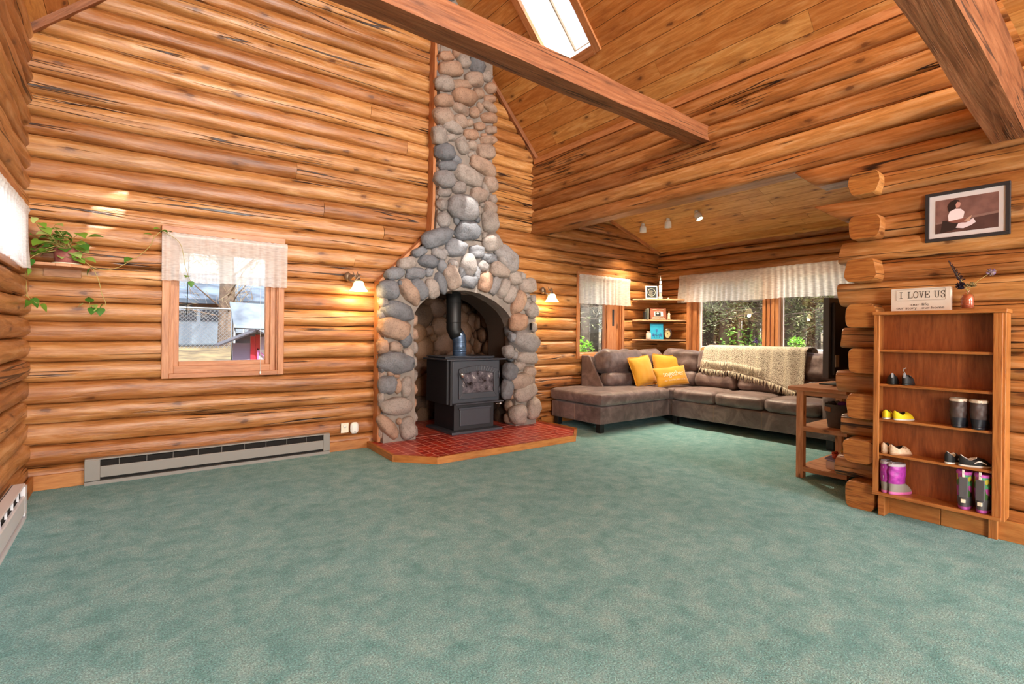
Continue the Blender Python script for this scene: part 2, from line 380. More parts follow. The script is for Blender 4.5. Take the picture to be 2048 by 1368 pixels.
def glass(name='window_glass', rough=0.0, tint=(1, 1, 1, 1)):
    m, n, b = nodes(name); n.nodes.remove(b); L = n.links
    t = N(n, 'ShaderNodeBsdfTransparent'); t.inputs[0].default_value = tint; g = N(n, 'ShaderNodeBsdfGlossy'); g.inputs['Roughness'].default_value = rough
    lw = N(n, 'ShaderNodeLayerWeight'); fr = mathn(n, 'MULTIPLY_ADD', mathn(n, 'POWER', lw.outputs['Facing'], 5.0), .9, .05); mx = N(n, 'ShaderNodeMixShader')
    L.new(fr, mx.inputs[0]); L.new(t.outputs[0], mx.inputs[1]); L.new(g.outputs[0], mx.inputs[2]); L.new(mx.outputs[0], n.nodes['Material Output'].inputs[0])
    return m
M['glass'] = glass()
M['glassp'] = glass('vase_glass', .05, (1, .93, .9, 1))
def sheer(name, a):
    m, n, b = nodes(name); L = n.links; n.nodes.remove(b)
    d = N(n, 'ShaderNodeBsdfDiffuse'); d.inputs[0].default_value = (.93, .92, .89, 1); tr = N(n, 'ShaderNodeBsdfTranslucent'); tr.inputs[0].default_value = (.93, .92, .89, 1)
    mm = N(n, 'ShaderNodeMixShader'); mm.inputs[0].default_value = .5; L.new(d.outputs[0], mm.inputs[1]); L.new(tr.outputs[0], mm.inputs[2])
    t = N(n, 'ShaderNodeBsdfTransparent'); mx = N(n, 'ShaderNodeMixShader')
    tc = N(n, 'ShaderNodeTexCoord'); no = N(n, 'ShaderNodeTexNoise'); no.inputs['Scale'].default_value = 60; mp = N(n, 'ShaderNodeMapping'); mp.inputs['Scale'].default_value = (.25, .25, 1.5)
    L.new(tc.outputs['Object'], mp.inputs[0]); L.new(mp.outputs[0], no.inputs['Vector'])
    r = ramp(n, [(.35, (a - .12,) * 3), (.65, (a + .1,) * 3)]); L.new(no.outputs[0], r.inputs[0]); L.new(r.outputs[0], mx.inputs[0])
    L.new(t.outputs[0], mx.inputs[1]); L.new(mm.outputs[0], mx.inputs[2]); L.new(mx.outputs[0], n.nodes['Material Output'].inputs[0])
    return m
M['sheer'] = sheer('sheer_linen', .74)
M['shade'] = plain('lit_frosted_glass', '#fff2cf', .4, emit='#ffdf9a', es=3.2)
M['bulb'] = plain('bulb_glow', '#fff2d8', .4, emit='#ffe6b0', es=12)
M['rattle'] = M['cream']
def leafm(name, a, b_, c_=None):
    m, n, b = nodes(name); L = n.links; tn = N(n, 'ShaderNodeUVMap', uv_map='tone'); ts = N(n, 'ShaderNodeSeparateXYZ'); L.new(tn.outputs[0], ts.inputs[0])
    st = [(0, lin(a)), (.6, lin(b_))] + ([(1, lin(c_))] if c_ else []); r = ramp(n, st); L.new(ts.outputs[0], r.inputs[0])
    L.new(r.outputs[0], b.inputs['Base Color']); b.inputs['Roughness'].default_value = .45
    t = N(n, 'ShaderNodeBsdfTranslucent'); L.new(r.outputs[0], t.inputs[0]); mx = N(n, 'ShaderNodeMixShader'); mx.inputs[0].default_value = .3
    L.new(b.outputs[0], mx.inputs[1]); L.new(t.outputs[0], mx.inputs[2]); L.new(mx.outputs[0], n.nodes['Material Output'].inputs[0])
    return m
M['pothos'] = leafm('pothos_leaf', '#3f7a2a', '#7fa83a', '#cdd98a')
M['vine'] = plain('vine_stem', '#a89a58', .6)
M['ever'] = leafm('evergreen_foliage', '#5c6a40', '#a0a86a', '#d8d6a8')
M['twig'] = leafm('bare_twigs', '#8c7c68', '#c4b49a', '#e6dcc6')
M['bright'] = leafm('bright_leaves', '#5fa02c', '#9ad848', '#c4f070')
M['bark'] = plain('pine_bark', '#65564a', .9, bump=1, bscale=20, var='#94806e', vs=6)
M['ground'] = plain('dry_ground', '#776849', .95, bump=.6, bscale=8, var='#3a3226', vs=3)
M['weave'] = None
def weave():
    m, n, b = nodes('knit_throw'); L = n.links; uv = N(n, 'ShaderNodeUVMap', uv_map='uv')
    v = N(n, 'ShaderNodeTexVoronoi'); v.inputs['Scale'].default_value = 120; L.new(uv.outputs[0], v.inputs['Vector'])
    r = ramp(n, [(.2, lin('#ddd6c6')), (.6, lin('#c6bcaa')), (.9, lin('#8b8070'))]); L.new(v.outputs['Distance'], r.inputs[0])
    sp = N(n, 'ShaderNodeSeparateXYZ'); L.new(uv.outputs[0], sp.inputs[0])
    s_ = mathn(n, 'SINE', mathn(n, 'MULTIPLY', sp.outputs[0], 2 * PI / .17)); sr = ramp(n, [(.0, (0, 0, 0)), (.75, (0, 0, 0)), (.95, (1, 1, 1))]); L.new(s_, sr.inputs[0])
    c = mixc(n, mathn(n, 'MULTIPLY', sr.outputs[0], .8), r.outputs[0], lin('#d6ccb8')); L.new(c, b.inputs['Base Color']); b.inputs['Roughness'].default_value = .9
    bp = N(n, 'ShaderNodeBump'); bp.invert = True; bp.inputs['Strength'].default_value = .9; bp.inputs['Distance'].default_value = .01; L.new(v.outputs['Distance'], bp.inputs['Height']); L.new(bp.outputs[0], b.inputs['Normal'])
    return m
M['weave'] = weave()
M['yarn'] = plain('yarn', '#d3cab8', .9)

# ================================================================ LOG WALLS
def prof(t): return max(0.0, 1 - abs(2 * t - 1) ** 3.0) ** .52
TT = [0, .035, .11, .26, .5, .74, .89, .965, 1]
def log(mb, P, u0, u1, s0, s1, Bf=.058, T=.2, Bb=0, seed=0, K=8, cap0=False, cap1=False, step=.13, lump=.005):
    """One log: P(u,d,z); s0,s1 lower/upper seam functions of u; u0,u1 end positions as functions of z."""
    mb.rnd(); zc = (s0(0) + s1(0)) / 2
    L = u1(zc) - u0(zc)
    if L < .01: return
    n = max(1, int(L / step))
    def ring(k):
        f = k / n; out = []
        def one(t, side):
            ue = None
            um = (u0(zc) + u1(zc)) / 2
            z = s0(um) + (s1(um) - s0(um)) * t
            u = u0(z) + (u1(z) - u0(z)) * f
            a, b_ = s0(u), s1(u); z = a + (b_ - a) * t
            B = (Bf if side > 0 else Bb) * (1 + .3 * noise.noise(V((u * 1.1, seed * 7.1, side)))) 
            d = B * prof(t) + (lump * 2.4 * noise.noise(V((u * 2.6, t * 2.2, seed * 3.3))) + lump * noise.noise(V((u * 8, t * 4, seed * 3.3))) if 0 < t < 1 else 0)
            if side > 0: return (u, d - Bf, z)
            return (u, -T - d if Bb else -T, z)
        for i in range(K + 1): out.append(one(TT[i], 1))
        if Bb:
            for i in range(K + 1): out.append(one(1 - TT[i], -1))
        else:
            out.append(one(1, -1)); out.append(one(0, -1))
        return out
    rings = [ring(k) for k in range(n + 1)]
    def inset(r, du, k):
        um = sum(q[0] for q in r) / len(r); dm = sum(q[1] for q in r) / len(r); zm = sum(q[2] for q in r) / len(r)
        return [(q[0] + du, dm + (q[1] - dm) * k, zm + (q[2] - zm) * k) for q in r]
    if cap0:
        r0 = rings[0]; rings[0] = inset(r0, .006, 1.0); rings.insert(0, inset(r0, 0, .965))
    if cap1:
        r0 = rings[-1]; rings[-1] = inset(r0, -.008, 1.0); rings.append(inset(r0, 0, .95))
    m = len(rings[0]); b = len(mb.v)
    for r in rings:
        for q in r: mb.v.append(V(P(*q)))
    arc = [0]
    for i in range(1, m): arc.append(arc[-1] + max(.004, math.dist(rings[1][i][1:], rings[1][i - 1][1:])))
    for k in range(len(rings) - 1):
        for i in range(m):
            j = (i + 1) % m
            fr = (i < K) or (Bb and K < i < 2 * K + 1)
            va, vb = arc[i], arc[j] if j else arc[-1] + .1
            ua, ub = rings[k][i][0], rings[k + 1][i][0]
            mb.face([b + k * m + i, b + (k + 1) * m + i, b + (k + 1) * m + j, b + k * m + j], [(ua, va), (ub, va), (ub, vb), (ua, vb)], bool(fr))
    for kk, on in ((0, cap0), (len(rings) - 1, cap1)):
        mb.mat = 1 if on else 0
        c0 = len(mb.v)
        for q in rings[kk]: mb.v.append(V(P(*q)))
        idx = [c0 + i for i in range(m)]; uvs = [(q[1], q[2]) for q in rings[kk]]
        if kk: idx.reverse(); uvs.reverse()
        mb.face(idx, uvs)
        mb.mat = 0

def seams(*cols):
    """cols: list of (u, [z...]) ; returns function k -> f(u)"""
    def mk(k):
        def f(u):
            cs = cols
            if u <= cs[0][0]: z = cs[0][1][k]
            elif u >= cs[-1][0]: z = cs[-1][1][k]
            else:
                for (ua, za), (ub, zb) in zip(cs, cs[1:]):
                    if ua <= u <= ub: t = (u - ua) / (ub - ua); z = za[k] * (1 - t) + zb[k] * t; break
            return z + .009 * noise.noise(V((u * .9, k * 3.1, 0))) + .003 * noise.noise(V((u * 4, k * 3.1, 5)))
        return f
    return mk

zL = [-.0, .162, .311, .467, .612, .765, .912, 1.062, 1.206, 1.35, 1.497, 1.63, 1.785, 1.942, 2.087, 2.235, 2.383, 2.537, 2.68, 2.838, 2.985, 3.137, 3.275]
zM = [-.0, .133, .283, .444, .586, .757, .905, 1.062, 1.21, 1.37, 1.52, 1.665, 1.81, 1.96, 2.11, 2.261, 2.43, 2.588, 2.749, 2.899, 3.03, 3.188, 3.319, 3.487, 3.634, 3.765, 3.933, 4.075, 4.211]
zR = [-.0, .14, .29, .439, .605, .77, .904, 1.069, 1.224, 1.378, 1.53, 1.68, 1.82, 1.96, 2.10, 2.26, 2.42, 2.575, 2.735, 2.885, 3.02, 3.16, 3.32]
while zL[-1] < 6: zL.append(zL[-1] + .149)
while zM[-1] < 6: zM.append(zM[-1] + .149)
while zR[-1] < 6: zR.append(zR[-1] + .149)
NC = min(len(zL), len(zM), len(zR))
WA = 4.93
XL, XB, XC = -.66, 4.05, 6.62
def roofz(x):
    return 3.88 + x if x < 1.88 else 3.35 + 1.09 * (4.09 - x)
def roofx_l(z): return max(XL, z - 3.88 - .02)
def roofx_r(z): return min(4.2, 4.09 + (3.35 - z) / 1.09 + .02)
def alc_r(z): return min(XC, 6.57 - (z - 2.438) / .311 + .03)
skA = seams((-.6, zL), (2.6, zM), (6.6, zR))
PA = lambda u, d, z: (u, WA - .0 - d - .045, z)
# in P: d in [-T..0]; front-most d=0 => y = WA-.045
OPA = [(.215, 1.075, .79, 1.965), (4.83, 5.73, .84, 1.975), (2.08, 3.98, -.1, 1.62)]
joints = {15: [1.45], 14: [2.05], 12: [1.75], 17: [1.2], 20: [2.3], 9: [3.9], 22: [1.9]}
mb = MB()
for k in range(NC - 1):
    s0, s1 = skA(k), skA(k + 1); zc = (s0(1.9) + s1(1.9)) / 2
    if zc > 5.75: break
    spans = []
    if zc < 2.4: spans.append((lambda z: XL, lambda z: XC))
    else:
        spans.append((roofx_l, roofx_r))
        if zc < 3.1: spans.append((lambda z: 4.2, alc_r))
    for a, b_ in spans:
        cuts = []
        for (x0, x1, z0, z1) in OPA:
            if zc > z0 and zc < z1: cuts.append((x0, x1))
        for j in joints.get(k, []): cuts.append((j - .001, j + .001))
        cuts.sort(); cur = a
        for (x0, x1) in cuts:
            if x1 < cur(zc) or x0 > b_(zc): continue
            log(mb, PA, cur, (lambda z, q=x0: q), s0, s1, seed=k + len(mb.f) * .001)
            cur = (lambda z, q=x1: q)
        log(mb, PA, cur, b_, s0, s1, seed=k)
wall_back = S(build('wall_back', mb, [M['log'], M['endg']]))

# left wall (face x=-.62, normal +x)
mb = MB(); PLw = lambda u, d, z: (-.62 + .05 + d - .0 - .005, u, z)
for k in range(NC - 1):
    if zL[k] > 3.2: break
    of = .03 if k else 0
    s0 = (lambda u, f=skA(k), o=(of if k else 0): f(-.6) + .012 * noise.noise(V((u * .8, k, 9))) + o); s1 = (lambda u, f=skA(k + 1), k=k: f(-.6) + .012 * noise.noise(V((u * .8, k + 1, 9))) + .03)
    zc = (zL[k] + zL[k + 1]) / 2 + .03
    if 1.55 < zc < 1.97:
        log(mb, PLw, lambda z: -3.7, lambda z: 2.3, s0, s1, Bf=.075, seed=k + 50); log(mb, PLw, lambda z: 4.38, lambda z: 5.1, s0, s1, Bf=.075, seed=k + 51)
    else: log(mb, PLw, lambda z: -3.7, lambda z: 5.1, s0, s1, Bf=.075, seed=k + 50)
S(build('wall_left', mb, [M['log'], M['endg']]))

# right log wall B (face x=4.05), partly open to the alcove
zB = [0, .17, .32, .46, .61, .765, .915, 1.075, 1.22, 1.37, 1.53, 1.67, 1.82, 1.97, 2.12, 2.265, 2.412, 2.555, 2.705, 2.857, 2.995, 3.135, 3.285]
skB = seams((-3, zB), (6, zB)); PB = lambda u, d, z: (XB - d - .045, u, z)
mb = MB()
for k in range(len(zB) - 1):
    s0, s1 = skB(k), skB(k + 1)
    if zB[k] >= 2.4:
        end = lambda z: WA + .02; cap = False; bf = .045
        if k == 16: bf = .06
        log(mb, PB, lambda z: -3.6, end, s0, s1, Bf=.045, Bb=.04, seed=k + 90)
        continue
    if k == 15: end = lambda z: 1.76 - (2.41 - z) * 1.1
    elif k == 13: end = lambda z: 1.62 - (2.12 - z) * 1.4
    elif k % 2 == 1: end = lambda z: 1.44 + .02 * math.sin(z * 9)
    else: end = lambda z: 1.25
    log(mb, PB, lambda z: -3.6, end, s0, s1, Bf=.045, Bb=.04, seed=k + 90, cap1=(k % 2 == 1))
S(build('wall_right', mb, [M['log'], M['endg']]))
# cross wall D behind the right wall, its logs passing through as stubs
mb = MB(); PD = lambda u, d, z: (u, 1.355 + d, z)
for k in range(len(zB) - 1):
    if zB[k] > 3.2: break
    s0, s1 = skB(k), skB(k + 1)
    if k % 2 == 0 and k < 15:
        w_ = random.uniform(-.008, .008)
        log(mb, PD, lambda z: 3.895 + .03 * math.sin(k * 2.3), lambda z: 6.66, lambda u, f=s0: f(1) - .006, lambda u, f=s1: f(1) + .006, Bf=.035, T=.14, Bb=.045, seed=k + 130, cap0=True, K=8)
    else: log(mb, PD, lambda z: 4.27, lambda z: 6.66, s0, s1, Bf=.05, T=.12, Bb=.045, seed=k + 130)
S(build('wall_alcove_side', mb, [M['log'], M['endg']]))
# alcove window wall C (face x=6.57)
zC = [0, .15, .3, .45, .6, .75, .9, 1.06, 1.22, 1.344, 1.49, 1.641, 1.76, 1.85, 2.0, 2.15, 2.285, 2.378, 2.6]
skC = seams((-3, zC), (6, zC)); PC = lambda u, d, z: (6.57 - d - .0, u, z)
mb = MB()
for k in range(len(zC) - 1):
    zc = (zC[k] + zC[k + 1]) / 2; s0, s1 = skC(k), skC(k + 1)
    if .9 < zc < 1.99:
        log(mb, PC, lambda z: 1.2, lambda z: 2.12, s0, s1, seed=k + 170); log(mb, PC, lambda z: 4.32, lambda z: 5.0, s0, s1, seed=k + 171)
    else: log(mb, PC, lambda z: 1.2, lambda z: 5.0, s0, s1, seed=k + 170)
S(build('wall_alcove_window', mb, [M['log'], M['endg']]))
# rear wall behind the viewer with unseen openings added for fill light
mb = MB()
for (x0, z0, x1, z1) in ((XL, 0, -.5, 6), (3.95, 0, 4.3, 6), (-.5, 0, 3.95, .5), (.75, .5, 2.7, 2.4), (-.5, 2.4, 3.95, 3.25), (-.5, 3.25, .6, 6), (3.2, 3.25, 3.95, 6), (.6, 4.75, 3.2, 6)):
    mb.rnd(); mb.box(x0, -3.75, z0, x1, -3.6, z1, 0)
S(build('wall_front', mb, [M['log']]))

# floor
mb = MB(); mb.box(XL - .3, -3.8, -.08, 6.9, 5.3, 0)
S(build('floor', mb, M['carpet']))

# ---------------------------------------------------------------- roofs / ceilings
def planks(mb, O, Sv, n, s_len, y0, y1, wd, holes=(), thick=.018, jr=2.6):
    """boards along y; O origin at s=0; Sv unit vector down the slope; n unit normal pointing into the room"""
    O = V(O); Sv = V(Sv); n = V(n); s = 0; i = 0
    while s < s_len:
        e = min(s + wd, s_len); sc = (s + e) / 2
        segs = [(y0, y1)]
        for (sa, sb, ya, yb) in holes:
            if e > sa and s < sb:
                new = []
                for (a, b_) in segs:
                    if b_ <= ya or a >= yb: new.append((a, b_))
                    else:
                        if a < ya: new.append((a, ya))
                        if b_ > yb: new.append((yb, b_))
                segs = new
        for (a, b_) in segs:
            y = a
            while y < b_:
                ye = min(b_, y + random.uniform(.5, 1.2) * jr)
                if b_ - ye < .4: ye = b_
                mb.rnd()
                mb.obox(O + Sv * sc + V((0, (y + ye) / 2, 0)) - n * thick * .5, Sv * ((e - s) / 2 - .002), (0, (ye - y) / 2 - .001, 0), n * (thick / 2), 1)
                y = ye
        s = e; i += 1
def slab(mb, O, Sv, n, s_len, y0, y1, holes, t0=.02, t1=.14):
    O = V(O); Sv = V(Sv); n = V(n)
    def pc(sa, sb, ya, yb):
        if sb - sa < .001 or yb - ya < .001: return
        mb.obox(O + Sv * (sa + sb) / 2 + V((0, (ya + yb) / 2, 0)) - n * (t0 + t1) / 2, Sv * (sb - sa) / 2, (0, (yb - ya) / 2, 0), n * (t1 - t0) / 2)
    if not holes: pc(0, s_len, y0, y1); return
    sa, sb, ya, yb = holes[0]
    pc(0, sa, y0, y1); pc(sb, s_len, y0, y1); pc(sa, sb, y0, ya); pc(sa, sb, yb, y1)
RX, RZ = 1.88, 3.35 + 1.09 * (4.09 - 1.88)
cs = 1 / math.hypot(1, 1.09); SR = V((cs, 0, -1.09 * cs)); NR = V((-1.09 * cs, 0, -cs))
def s_of_x(x): return (x - RX) / cs
LENR = s_of_x(4.2)
holeR = [(s_of_x(2.88), s_of_x(3.53), 3.42, 3.96)]
mb = MB(); planks(mb, (RX, 0, RZ), SR, NR, LENR, -3.7, 5.0, .167, holeR)
ceil_r = S(build('ceiling', mb, [M['plank']]))
mb = MB(); slab(mb, (RX, 0, RZ), SR, NR, LENR + .2, -3.8, 5.15, [(holeR[0][0] - .03, holeR[0][1] + .03, holeR[0][2] - .03, holeR[0][3] + .03)])
S(build('ceiling', mb, M['dark']))
SLv = V((-1, 0, -1)).normalized(); NLv = V((1, 0, -1)).normalized()
LL = (RX + .62 + .1) * math.sqrt(2)
hl = [((RX - .36) * math.sqrt(2), (RX - .03) * math.sqrt(2), 3.97, 4.17)]  # unseen slot added in the left slope to throw a sun patch on wall_back
mb = MB(); planks(mb, (RX, 0, RZ), SLv, NLv, LL, -3.7, 5.0, .16, hl)
S(build('ceiling', mb, [M['plank']]))
mb = MB(); slab(mb, (RX, 0, RZ), SLv, NLv, LL + .2, -3.8, 5.15, hl)
S(build('ceiling', mb, M['dark']))
mb = MB(); mb.box(RX - .25, -3.8, RZ - .06, RX + .25, 5.2, RZ + .2); S(build('trim_9', mb, M['beam']))  # unseen box added along the ridge to stop sun leaking between roof slabs
# alcove ceiling
ca = 1 / math.hypot(1, .311); SA = V((ca, 0, -.311 * ca)); NA = V((-.311 * ca, 0, -ca))
LA = (6.7 - 4.2) / ca
mb = MB(); planks(mb, (4.2, 0, 2.438 + .311 * (6.57 - 4.2)), SA, NA, LA, 1.25, 5.0, .135)
S(build('ceiling', mb, [M['plank2']]))
mb = MB(); slab(mb, (4.2, 0, 2.438 + .311 * (6.57 - 4.2)), SA, NA, LA, 1.1, 5.15, None)
S(build('ceiling', mb, M['dark']))
# loft underside over the viewer
mb = MB(); mb2 = MB()
x = 1.0
while x < 4.05:
    mb.rnd(); mb.obox((x + .065, -1.6, 2.6), (.063, 0, 0), (0, 2.05, 0), (0, 0, .012), 1); x += .13
S(build('ceiling', mb, [M['plank']]))
mb2.box(1.0, -3.6, 2.615, 4.05, .45, 2.7); S(build('ceiling', mb2, M['dark']))

# trims along eaves and gables
def trim(n_, pts, wv, tv, mat=None, bev=.003):
    mb = MB(); mb.rnd(.4); a, b_ = V(pts[0]), V(pts[1]); d = (b_ - a) / 2
    mb.obox((a + b_) / 2, d, V(wv) / 2, V(tv) / 2, 0); o = build('trim_%d' % n_, mb, mat or M['trim'], bevel=bev); return S(o)
trim(1, ((4.03, -3.5, 3.318), (4.03, 4.88, 3.318)), (0, 0, .07), (.03, 0, 0))
trim(2, ((-.6, 4.87, 3.262), (1.86, 4.87, 5.722)), (.05, 0, -.05), (0, .05, 0), M['beam'])
trim(3, ((4.06, 4.87, 3.355), (1.9, 4.87, 5.71)), (-.045, 0, -.04), (0, .05, 0), M['beam'])
trim(4, ((4.28, 4.86, 3.14), (6.56, 4.86, 2.43)), (.01, 0, .045), (0, .04, 0), M['trim'])
trim(5, ((-.60, -3.4, 3.24), (-.60, 4.88, 3.24)), (0, 0, .06), (.03, 0, 0), M['beam'])

# ---------------------------------------------------------------- baseboards
def bb(name, x0, y0, x1, y1, h):
    mb = MB(); mb.rnd(.4); mb.box(x0, y0, 0, x1, y1, h); return S(build(name, mb, M['base'], bevel=.003))
bb('baseboard_back', -.56, 4.865, -.27, 4.885, .105)
bb('baseboard_back', 1.51, 4.865, 1.905, 4.885, .09)
bb('baseboard_left', -.565, 4.22, -.545, 4.865, .11)
bb('baseboard_right', 3.975, .86, 3.995, 1.15, .1)
bb('baseboard_right', 3.975, -3.5, 3.995, .858, .115)
bb('baseboard_alcove', 4.18, 4.865, 6.5, 4.885, .09)

# ================================================================ BEAMS
def beam(name, a, b_, wy, hz, label, seed, wy2=None, hz2=None, taper=0):
    a, b_ = V(a), V(b_); t = thing(name, a, label, 'beam'); mb = MB(); mb.rnd(.3); n = 30
    L = (b_ - a).length
    def fn(u, v):
        p = a.lerp(b_, u); k = v * 4; w_ = wy + ((wy2 or wy) - wy) * u; h_ = hz + ((hz2 or hz) - hz) * u
        c = [(-.5, 0), (.5, 0), (.5, 1), (-.5, 1), (-.5, 0)]; i = min(3, int(k)); f = k - i
        y = c[i][0] * (1 - f) + c[i + 1][0] * f; z = c[i][1] * (1 - f) + c[i + 1][1] * f
        nn = noise.noise_vector(V((u * L * 1.6, y * 2, z * 2 + seed)))
        return (p.x, p.y + y * w_ + nn.y * .008, p.z + z * h_ + nn.z * .01)
    m = 16; b0 = len(mb.v)
    mb.grid(fn, n, m, smooth=False, uvf=lambda u, v: (u * L, v * 2 * (wy + hz)))
    mb.face([b0 + j * (n + 1) for j in range(m)]); mb.face([b0 + j * (n + 1) + n for j in reversed(range(m))])
    o = build('timber', mb, M['beam'], t); o.modifiers.new('w', 'WELD')
    return t
beam('ceiling_beam', (-.6, 2.56, 2.86), (4.06, 2.545, 2.86), .17, .19, 'long rough-hewn tie beam crossing in front of the stone chimney', 1, .15, .13)
beam('ceiling_beam', (-.6, .43, 2.29), (4.06, .572, 2.29), .125, .30, 'thick weathered beam at the upper right edge, nearest the viewer', 5, .145, .3)

# ================================================================ WINDOWS
def win_frame(idx, axis, face, u0, u1, z0, z1, gz0, gz1, panes, cas=.05, sill=True, depth=.10, sashw=.04, out=1):
    """axis 'x': wall face at y=face, opening toward +y; axis 'y': wall face at x=face opening toward +x (out=1) or -x (out=-1)."""
    if axis == 'x': P = lambda u, d, z: V((u, face + d, z))
    else: P = lambda u, d, z: V((face + d * out, u, z))
    root = struct('window_%d' % idx, P((u0 + u1) / 2, 0, z0))
    def bx(mb, ua, ub, da, db, za, zb):
        mb.rnd(.5); p, q = P(ua, da, za), P(ub, db, zb)
        mb.box(min(p.x, q.x), min(p.y, q.y), min(p.z, q.z), max(p.x, q.x), max(p.y, q.y), max(p.z, q.z))
    mb = MB(); c = cas
    bx(mb, u0, u0 + c, -.022, .004, z0, z1 - c); bx(mb, u1 - c, u1, -.022, .004, z0, z1 - c); bx(mb, u0 - .005, u1 + .005, -.024, .004, z1 - c, z1); bx(mb, u0 + c, u1 - c, -.022, .004, z0, z0 + c * .8)
    build('casing', mb, M['trim'], root, bevel=.003)
    mb = MB(); a, b_ = u0 + c * .8, u1 - c * .8
    bx(mb, a, a + .02, 0, depth + .1, z0, z1); bx(mb, b_ - .02, b_, 0, depth + .1, z0, z1); bx(mb, a, b_, 0, depth + .1, z0 + .015, z0 + .035); bx(mb, a, b_, 0, depth + .1, z1 - .05, z1 - .02)
    build('jamb', mb, M['trim'], root, bevel=.002)
    so0 = min(p[0] for p in panes) - sashw; so1 = max(p[1] for p in panes) + sashw
    mb = MB(); bx(mb, a, so0 + .003, depth * .45, depth + .05, z0, z1); bx(mb, so1 - .003, b_, depth * .45, depth + .05, z0, z1); bx(mb, so0 + .0031, so1 - .0031, depth * .45 + .001, depth + .049, z0, gz0 - sashw + .003); bx(mb, so0 + .0031, so1 - .0031, depth * .45 + .001, depth + .049, gz1 + sashw - .003, z1)
    build('stop', mb, M['trim'], root, bevel=.002)
    for i, (pa, pb) in enumerate(panes):
        mb = MB(); w_ = sashw
        bx(mb, pa - w_, pa, depth - .02, depth + .03, gz0 - w_, gz1 + w_); bx(mb, pb, pb + w_, depth - .02, depth + .03, gz0 - w_, gz1 + w_)
        bx(mb, pa, pb, depth - .02, depth + .03, gz0 - w_, gz0); bx(mb, pa, pb, depth - .02, depth + .03, gz1, gz1 + w_)
        s_ = build('sash', mb, M['trim'], root, bevel=.004)
        mb = MB(); bx(mb, pa - .005, pb + .005, depth + .004, depth + .008, gz0 - .005, gz1 + .005); build('pane', mb, M['glass'], s_)
    return root, P
W1, P1 = win_frame(1, 'x', 4.89, .19, 1.10, .762, 1.99, .895, 1.80, [(.31, .96)], depth=.08, sashw=.04)
# vinyl edge and right sash bar of first window
W2, P2 = win_frame(2, 'x', 4.89, 4.80, 5.76, .82, 2.01, .90, 1.90, [(4.87, 5.43)], depth=.08, sashw=.03)
mb = MB(); mb.box(5.44, 4.95, .90, 5.475, 4.975, 1.9); build('screen_track', mb, M['white'], W2)
mb = MB(); mb.box(5.50, 4.94, .9, 5.62, 4.96, 1.93); build('mullion', mb, M['trim'], W2)
mb = MB(); mb.box(5.56, 4.925, 1.28, 5.60, 4.94, 1.52); build('latch', mb, M['black'], W2)
W3, P3 = win_frame(3, 'y', 6.57, 2.1, 4.36, .80, 2.02, .92, 1.92, [(3.27, 4.18), (2.16, 3.02)], depth=.08, sashw=.05)
mb = MB()
for y in (3.06, 3.11, 3.17, 3.22): mb.rnd(.5); mb.box(6.55 + (y % .1) * .2, y - .022, .83, 6.64, y + .022, 1.98)
build('mullion', mb, M['trim'], W3, bevel=.004)
for y in (4.185, 3.03): mb = MB(); mb.box(6.63, y - .018, .9, 6.65, y + .012, 1.95); build('bead', mb, M['white'], W3)
# high left window
W4, P4 = win_frame(4, 'y', -.585, 2.35, 4.40, 1.52, 2.02, 1.60, 1.93, [(2.45, 3.3), (3.42, 4.3)], depth=.08, sashw=.04, out=-1)

# skylight
sk = struct('window_5', (3.2, 3.7, 4.3))
def RP(s, y, h): return V((RX, 0, RZ)) + SR * s + V((0, y, 0)) - NR * h
s0_, s1_ = holeR[0][0], holeR[0][1]
mb = MB()
def rb(mb, sa, sb, ya, yb, ha, hb, g=None):
    mb.rnd(.4); c = RP((sa + sb) / 2, (ya + yb) / 2, (ha + hb) / 2); mb.obox(c, SR * (sb - sa) / 2, (0, (yb - ya) / 2, 0), NR * (hb - ha) / 2, g)
rb(mb, s0_ - .1, s1_ + .08, 3.34, 3.42, -.022, .02); rb(mb, s0_ - .1, s1_ + .08, 3.96, 4.04, -.022, .02)
rb(mb, s1_, s1_ + .09, 3.42, 3.96, -.022, .02); rb(mb, s0_ - .1, s0_, 3.42, 3.96, -.022, .02)
build('casing', mb, M['trim'], sk, bevel=.003)
mb = MB(); rb(mb, s0_, s1_, 3.40, 3.42, .02, .42); rb(mb, s0_, s1_, 3.96, 3.98, .02, .42); rb(mb, s1_, s1_ + .02, 3.4, 3.98, .02, .42); rb(mb, s0_ - .02, s0_, 3.4, 3.98, .02, .42)
build('shaft', mb, M['white'], sk)
mb = MB(); rb(mb, s0_, s1_, 3.421, 3.43, .4, .43); rb(mb, s0_, s1_, 3.95, 3.959, .4, .43); rb(mb, s0_ + .001, s0_ + .01, 3.43, 3.95, .4, .43); rb(mb, s1_ - .01, s1_ - .001, 3.43, 3.95, .4, .43)
build('glazing_frame', mb, M['brass'], sk)
mb = MB(); rb(mb, s0_ + .002, s1_ - .002, 3.422, 3.958, .41, .416); build('pane', mb, M['glass'], sk)

# cords
def cord(name, p, q, label, cat, r=.0015, wand=False, parent=None):
    t = W1; mb = MB(); mb.tube([p, q], r, 6); build(name, mb, M['white'] if not wand else M['black'], t)
    if not wand:
        mb = MB(); mb.lathe([(0, 0), (.006, .002), (.0075, .02), (.004, .03), (0, .031)], V(q) - V((0, 0, .03)), 10); build('tassel', mb, M['white'], t)
cord('pull_cord', (.90, 4.855, 1.80), (.905, 4.855, .80), 'thin white pull cord hanging down the right of the yard window', 'cord')
cord('blind_wand', (.375, 4.93, 1.86), (.362, 4.93, 1.28), 'black blind wand hanging at the left of the yard window', 'wand', .003, True)

